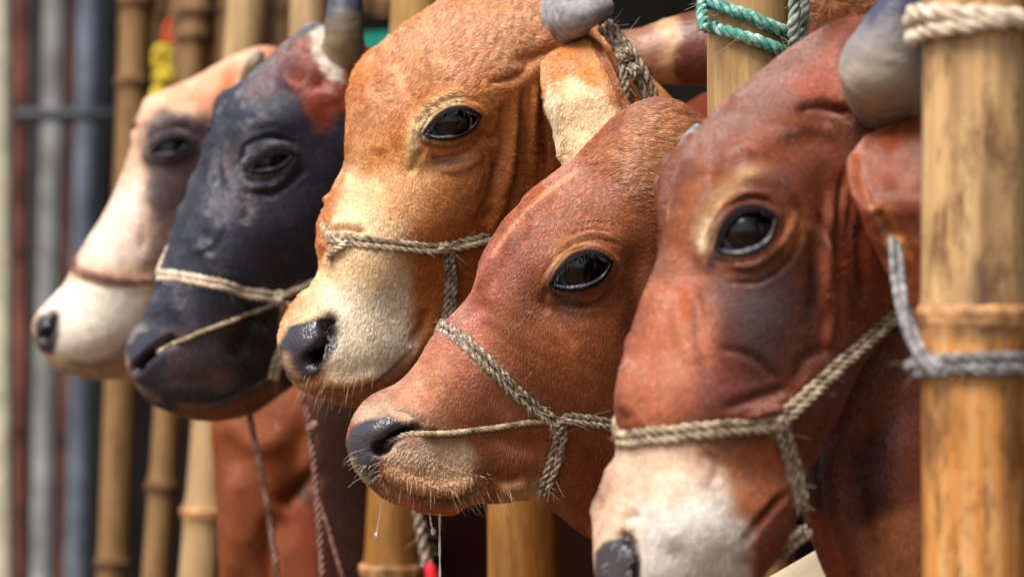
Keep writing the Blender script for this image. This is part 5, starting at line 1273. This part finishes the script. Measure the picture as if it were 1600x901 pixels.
# pale board edge below the nearest cow's chin
def box_obj(name, lo, hi, mat, parent=None, bev=.002):
    lo, hi = np.array(lo, float), np.array(hi, float)
    import bmesh
    bm = bmesh.new(); bmesh.ops.create_cube(bm, size=1)
    for v in bm.verts: v.co = Vector((lo + hi) / 2 + np.array(v.co) * (hi - lo))
    bmesh.ops.bevel(bm, geom=bm.edges[:], offset=bev, segments=2, affect='EDGES')
    me = bpy.data.meshes.new(name); bm.to_mesh(me); bm.free(); me.materials.append(mat)
    o = bpy.data.objects.new(name, me); COL.objects.link(o)
    if parent is not None: o.parent = parent
    return o
M['board'] = mat_simple('pale_board', (204, 186, 156), .6, .3, 30, .12, .3, mapping=(.2, 1, 1))
o = box_obj('wooden_board', (-.10, -.012, -.06), (.12, .012, .06), M['board'])
o.location = W(1300, 948, 3.42); o.rotation_euler = (math.radians(-35), math.radians(-30), 0); tag(o, 'pale wooden board slanting below the chin of the nearest cow', 'board')

# ------------------------------------------------------------------ pipes, backdrop fence, added sky-blocking shed, ground
M['pipe_grey'] = mat_simple('grey_steel', (128, 130, 130), .8, .2, 7, .35, .3, metallic=.2)
M['pipe_blue'] = mat_simple('blue_grey_steel', (96, 104, 118), .8, .2, 7, .35, .3, metallic=.2)
M['pipe_rust'] = mat_simple('rusty_steel', (84, 52, 44), .8, .2, 9, .8, .5)
M['pipe_dark'] = mat_simple('dark_steel', (50, 54, 60), .5, .4, 12, .3, .3)
M['pale_post'] = mat_simple('pale_concrete', (170, 164, 148), .8, .2, 16, .15, .4)
def pipe(label, xt, xb, D, wpx, mat, zt=3.0, name='metal_pipe', cat='pipe', group='steel pipes of the gate'):
    pts = []
    for z in np.linspace(-.02, zt, 24):
        py = 450.5 - (z - CAMZ) / (K * D); x = xt + (xb - xt) * py / 901; pts.append([(x - 800) * K * D, D, z])
    P = np.array(pts); P[:, 0] += .0015 * noise3(np.stack([P[:, 2] * 3, 0 * P[:, 2] + xt, 0 * P[:, 2]], -1)); V, F = tube_geo(P, wpx * K * D / 2, 24)
    o = build(name, [(V, F)], mat); tag(o, label, cat, group); return o
pipe('pale post at the very edge of the picture', 4, 8, 5.6, 34, M['pale_post'], name='post', cat='post', group=None)
pipe('rusty pipe next to the pale edge post', 34, 30, 9.4, 28, M['pipe_rust'])
pipe('slim dark pipe between the rusty and grey pipes', 56, 54, 9.8, 18, M['pipe_dark'])
pipe('light grey pipe in the middle of the gate', 88, 68, 9.4, 40, M['pipe_grey'])
pipe('rusty pipe just beside the light grey pipe', 112, 98, 9.7, 16, M['pipe_rust'])
pipe('blue-grey pipe of the gate', 139, 120, 9.3, 38, M['pipe_blue'])
pipe('dark pipe closest to the bamboo', 170, 150, 9.6, 30, M['pipe_dark'])
V, F = tube_geo(np.array([W(12, 182, 9.1), W(60, 180, 9.1), W(120, 179, 9.1), W(188, 182, 9.1)]), .018, 16); o = build('cross_bar', [(V, F)], M['pipe_dark']); tag(o, 'thin dark crossbar running over the steel pipes', 'bar')
V, F = tube_geo(np.array([W(-400, 370, 10), W(60, 372, 10), W(260, 372, 10)]), .03, 16); o = build('cross_bar', [(V, F)], M['pipe_rust']); tag(o, 'rusty crossbar behind the steel pipes', 'bar')

for k, px in enumerate([206, 242, 282, 322, 362, 402, 442, 482, 522, 562, 602, 640]):
    lbl = 'dull bamboo pole of the rear wall, %s' % ['beside the dark pipe', 'left of the garland', 'right behind the garland', 'first to the right of the garland', 'between the garland and the leaning pole', 'behind the leaning pale pole', 'right of the leaning pale pole',
          'behind the pale pole at the black cow horn', 'directly behind the black cow horn', 'right of the black cow horn', 'beside the tan cow forehead', 'behind the tan cow forehead'][k]
    pole_px(lbl, px, px - 22 + random.uniform(-8, 8), 9.2 + random.uniform(-.05, .05), 33 + random.uniform(-3, 3), M['bam_wall'], [random.uniform(-20, 30) - 3 * 60, random.uniform(10, 30), random.uniform(115, 135), 330 + random.uniform(-20, 20), 560, 780 + random.uniform(-20, 30)], tone=lambda z: 0 * z + .4, seed=20 + k,
            group='dull bamboo poles of the rear wall', swell=.07, nseg=28)
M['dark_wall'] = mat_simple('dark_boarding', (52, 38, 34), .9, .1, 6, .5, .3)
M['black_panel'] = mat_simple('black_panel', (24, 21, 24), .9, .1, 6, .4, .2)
M['roof'] = mat_simple('roof_sheet', (90, 86, 82), .7, .3, 6, .3, .2)
M['earth'] = mat_simple('earth', (104, 86, 66), .95, .1, 3, .3, .6, bdist=.02)
w = box_obj('sky_block_rear_wall', (-4.2, 11.0, 0), (4.5, 11.08, 3.1), M['dark_wall'], bev=.005); tag(w, 'added dark rear wall behind the poles, blocking the sky', 'wall')  # added to block the sky so the background stays dark
w = box_obj('sky_block_side_wall', (3.4, 2.2, 0), (3.48, 10.99, 2.75), M['dark_wall'], bev=.005); tag(w, 'added unseen side wall behind the cattle, blocking the sky', 'wall')  # added out of view to shut out sky light
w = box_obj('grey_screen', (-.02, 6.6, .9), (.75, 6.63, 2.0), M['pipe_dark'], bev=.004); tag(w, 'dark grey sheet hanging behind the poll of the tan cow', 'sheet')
w = box_obj('gap_shade_panel', (W(186, 0, 8.2)[0], 8.2, 0), (W(760, 0, 8.2)[0], 8.24, zz(520, 8.2)), M['black_panel'], bev=.004); tag(w, 'added near-black panel standing in for shade in the gaps between the bottom bamboo poles', 'panel')  # near-black sheet put in to act as shade between the poles
M['teal'] = mat_simple('teal_cloth', (24, 150, 136), .7, .3, 20, .2, .3)
w = box_obj('teal_cloth', (W(562, 0, 7)[0], 7.0, zz(84, 7)), (W(612, 0, 7)[0], 7.03, zz(50, 7)), M['teal'], bev=.004); tag(w, 'scrap of teal cloth between the black cow horn and the tan forehead', 'cloth')
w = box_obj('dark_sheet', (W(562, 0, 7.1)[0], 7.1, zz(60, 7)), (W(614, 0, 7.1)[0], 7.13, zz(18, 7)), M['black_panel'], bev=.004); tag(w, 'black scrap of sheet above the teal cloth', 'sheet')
# unseen roof added to block the sky and darken cattle and background
import bmesh
bm = bmesh.new()
P0 = [(.62, 1.9), (3.6, 1.9), (3.6, 11.2), (.4, 11.2), (-.1, 8.6), (-.5, 6.2)]
vt = [bm.verts.new((x, y, 2.42 + .12 * x)) for x, y in P0]; vb = [bm.verts.new((x, y, 2.39 + .12 * x)) for x, y in P0]
bm.faces.new(vt); bm.faces.new(vb[::-1])
for i in range(6): j = (i + 1) % 6; bm.faces.new((vt[i], vb[i], vb[j], vt[j]))
bmesh.ops.recalc_face_normals(bm, faces=bm.faces)
me = bpy.data.meshes.new('sky_block_roof'); bm.to_mesh(me); bm.free(); me.materials.append(M['roof']); o = bpy.data.objects.new('sky_block_roof', me); COL.objects.link(o); tag(o, 'added unseen sheet roof that keeps the sky off the cattle and background', 'roof')
# ground
gx = np.concatenate([[-300, -60, -15], np.linspace(-5, 6, 30), [15, 60, 300]]); gy = np.concatenate([[-300, -60, -10], np.linspace(-2, 10, 30), [20, 80, 300]])
X, Y = np.meshgrid(gx, gy, indexing='ij'); inn = (np.abs(X) < 7) & (np.abs(Y) < 12)
Z = np.where(inn, .012 * fbm(np.stack([X * 3, Y * 3, 0 * X], -1), 3), 0)
o = mesh_obj('ground', np.stack([X, Y, Z], -1).reshape(-1, 3), grid_faces(len(gx), len(gy), closed=False), M['earth']); o['kind'] = 'structure'
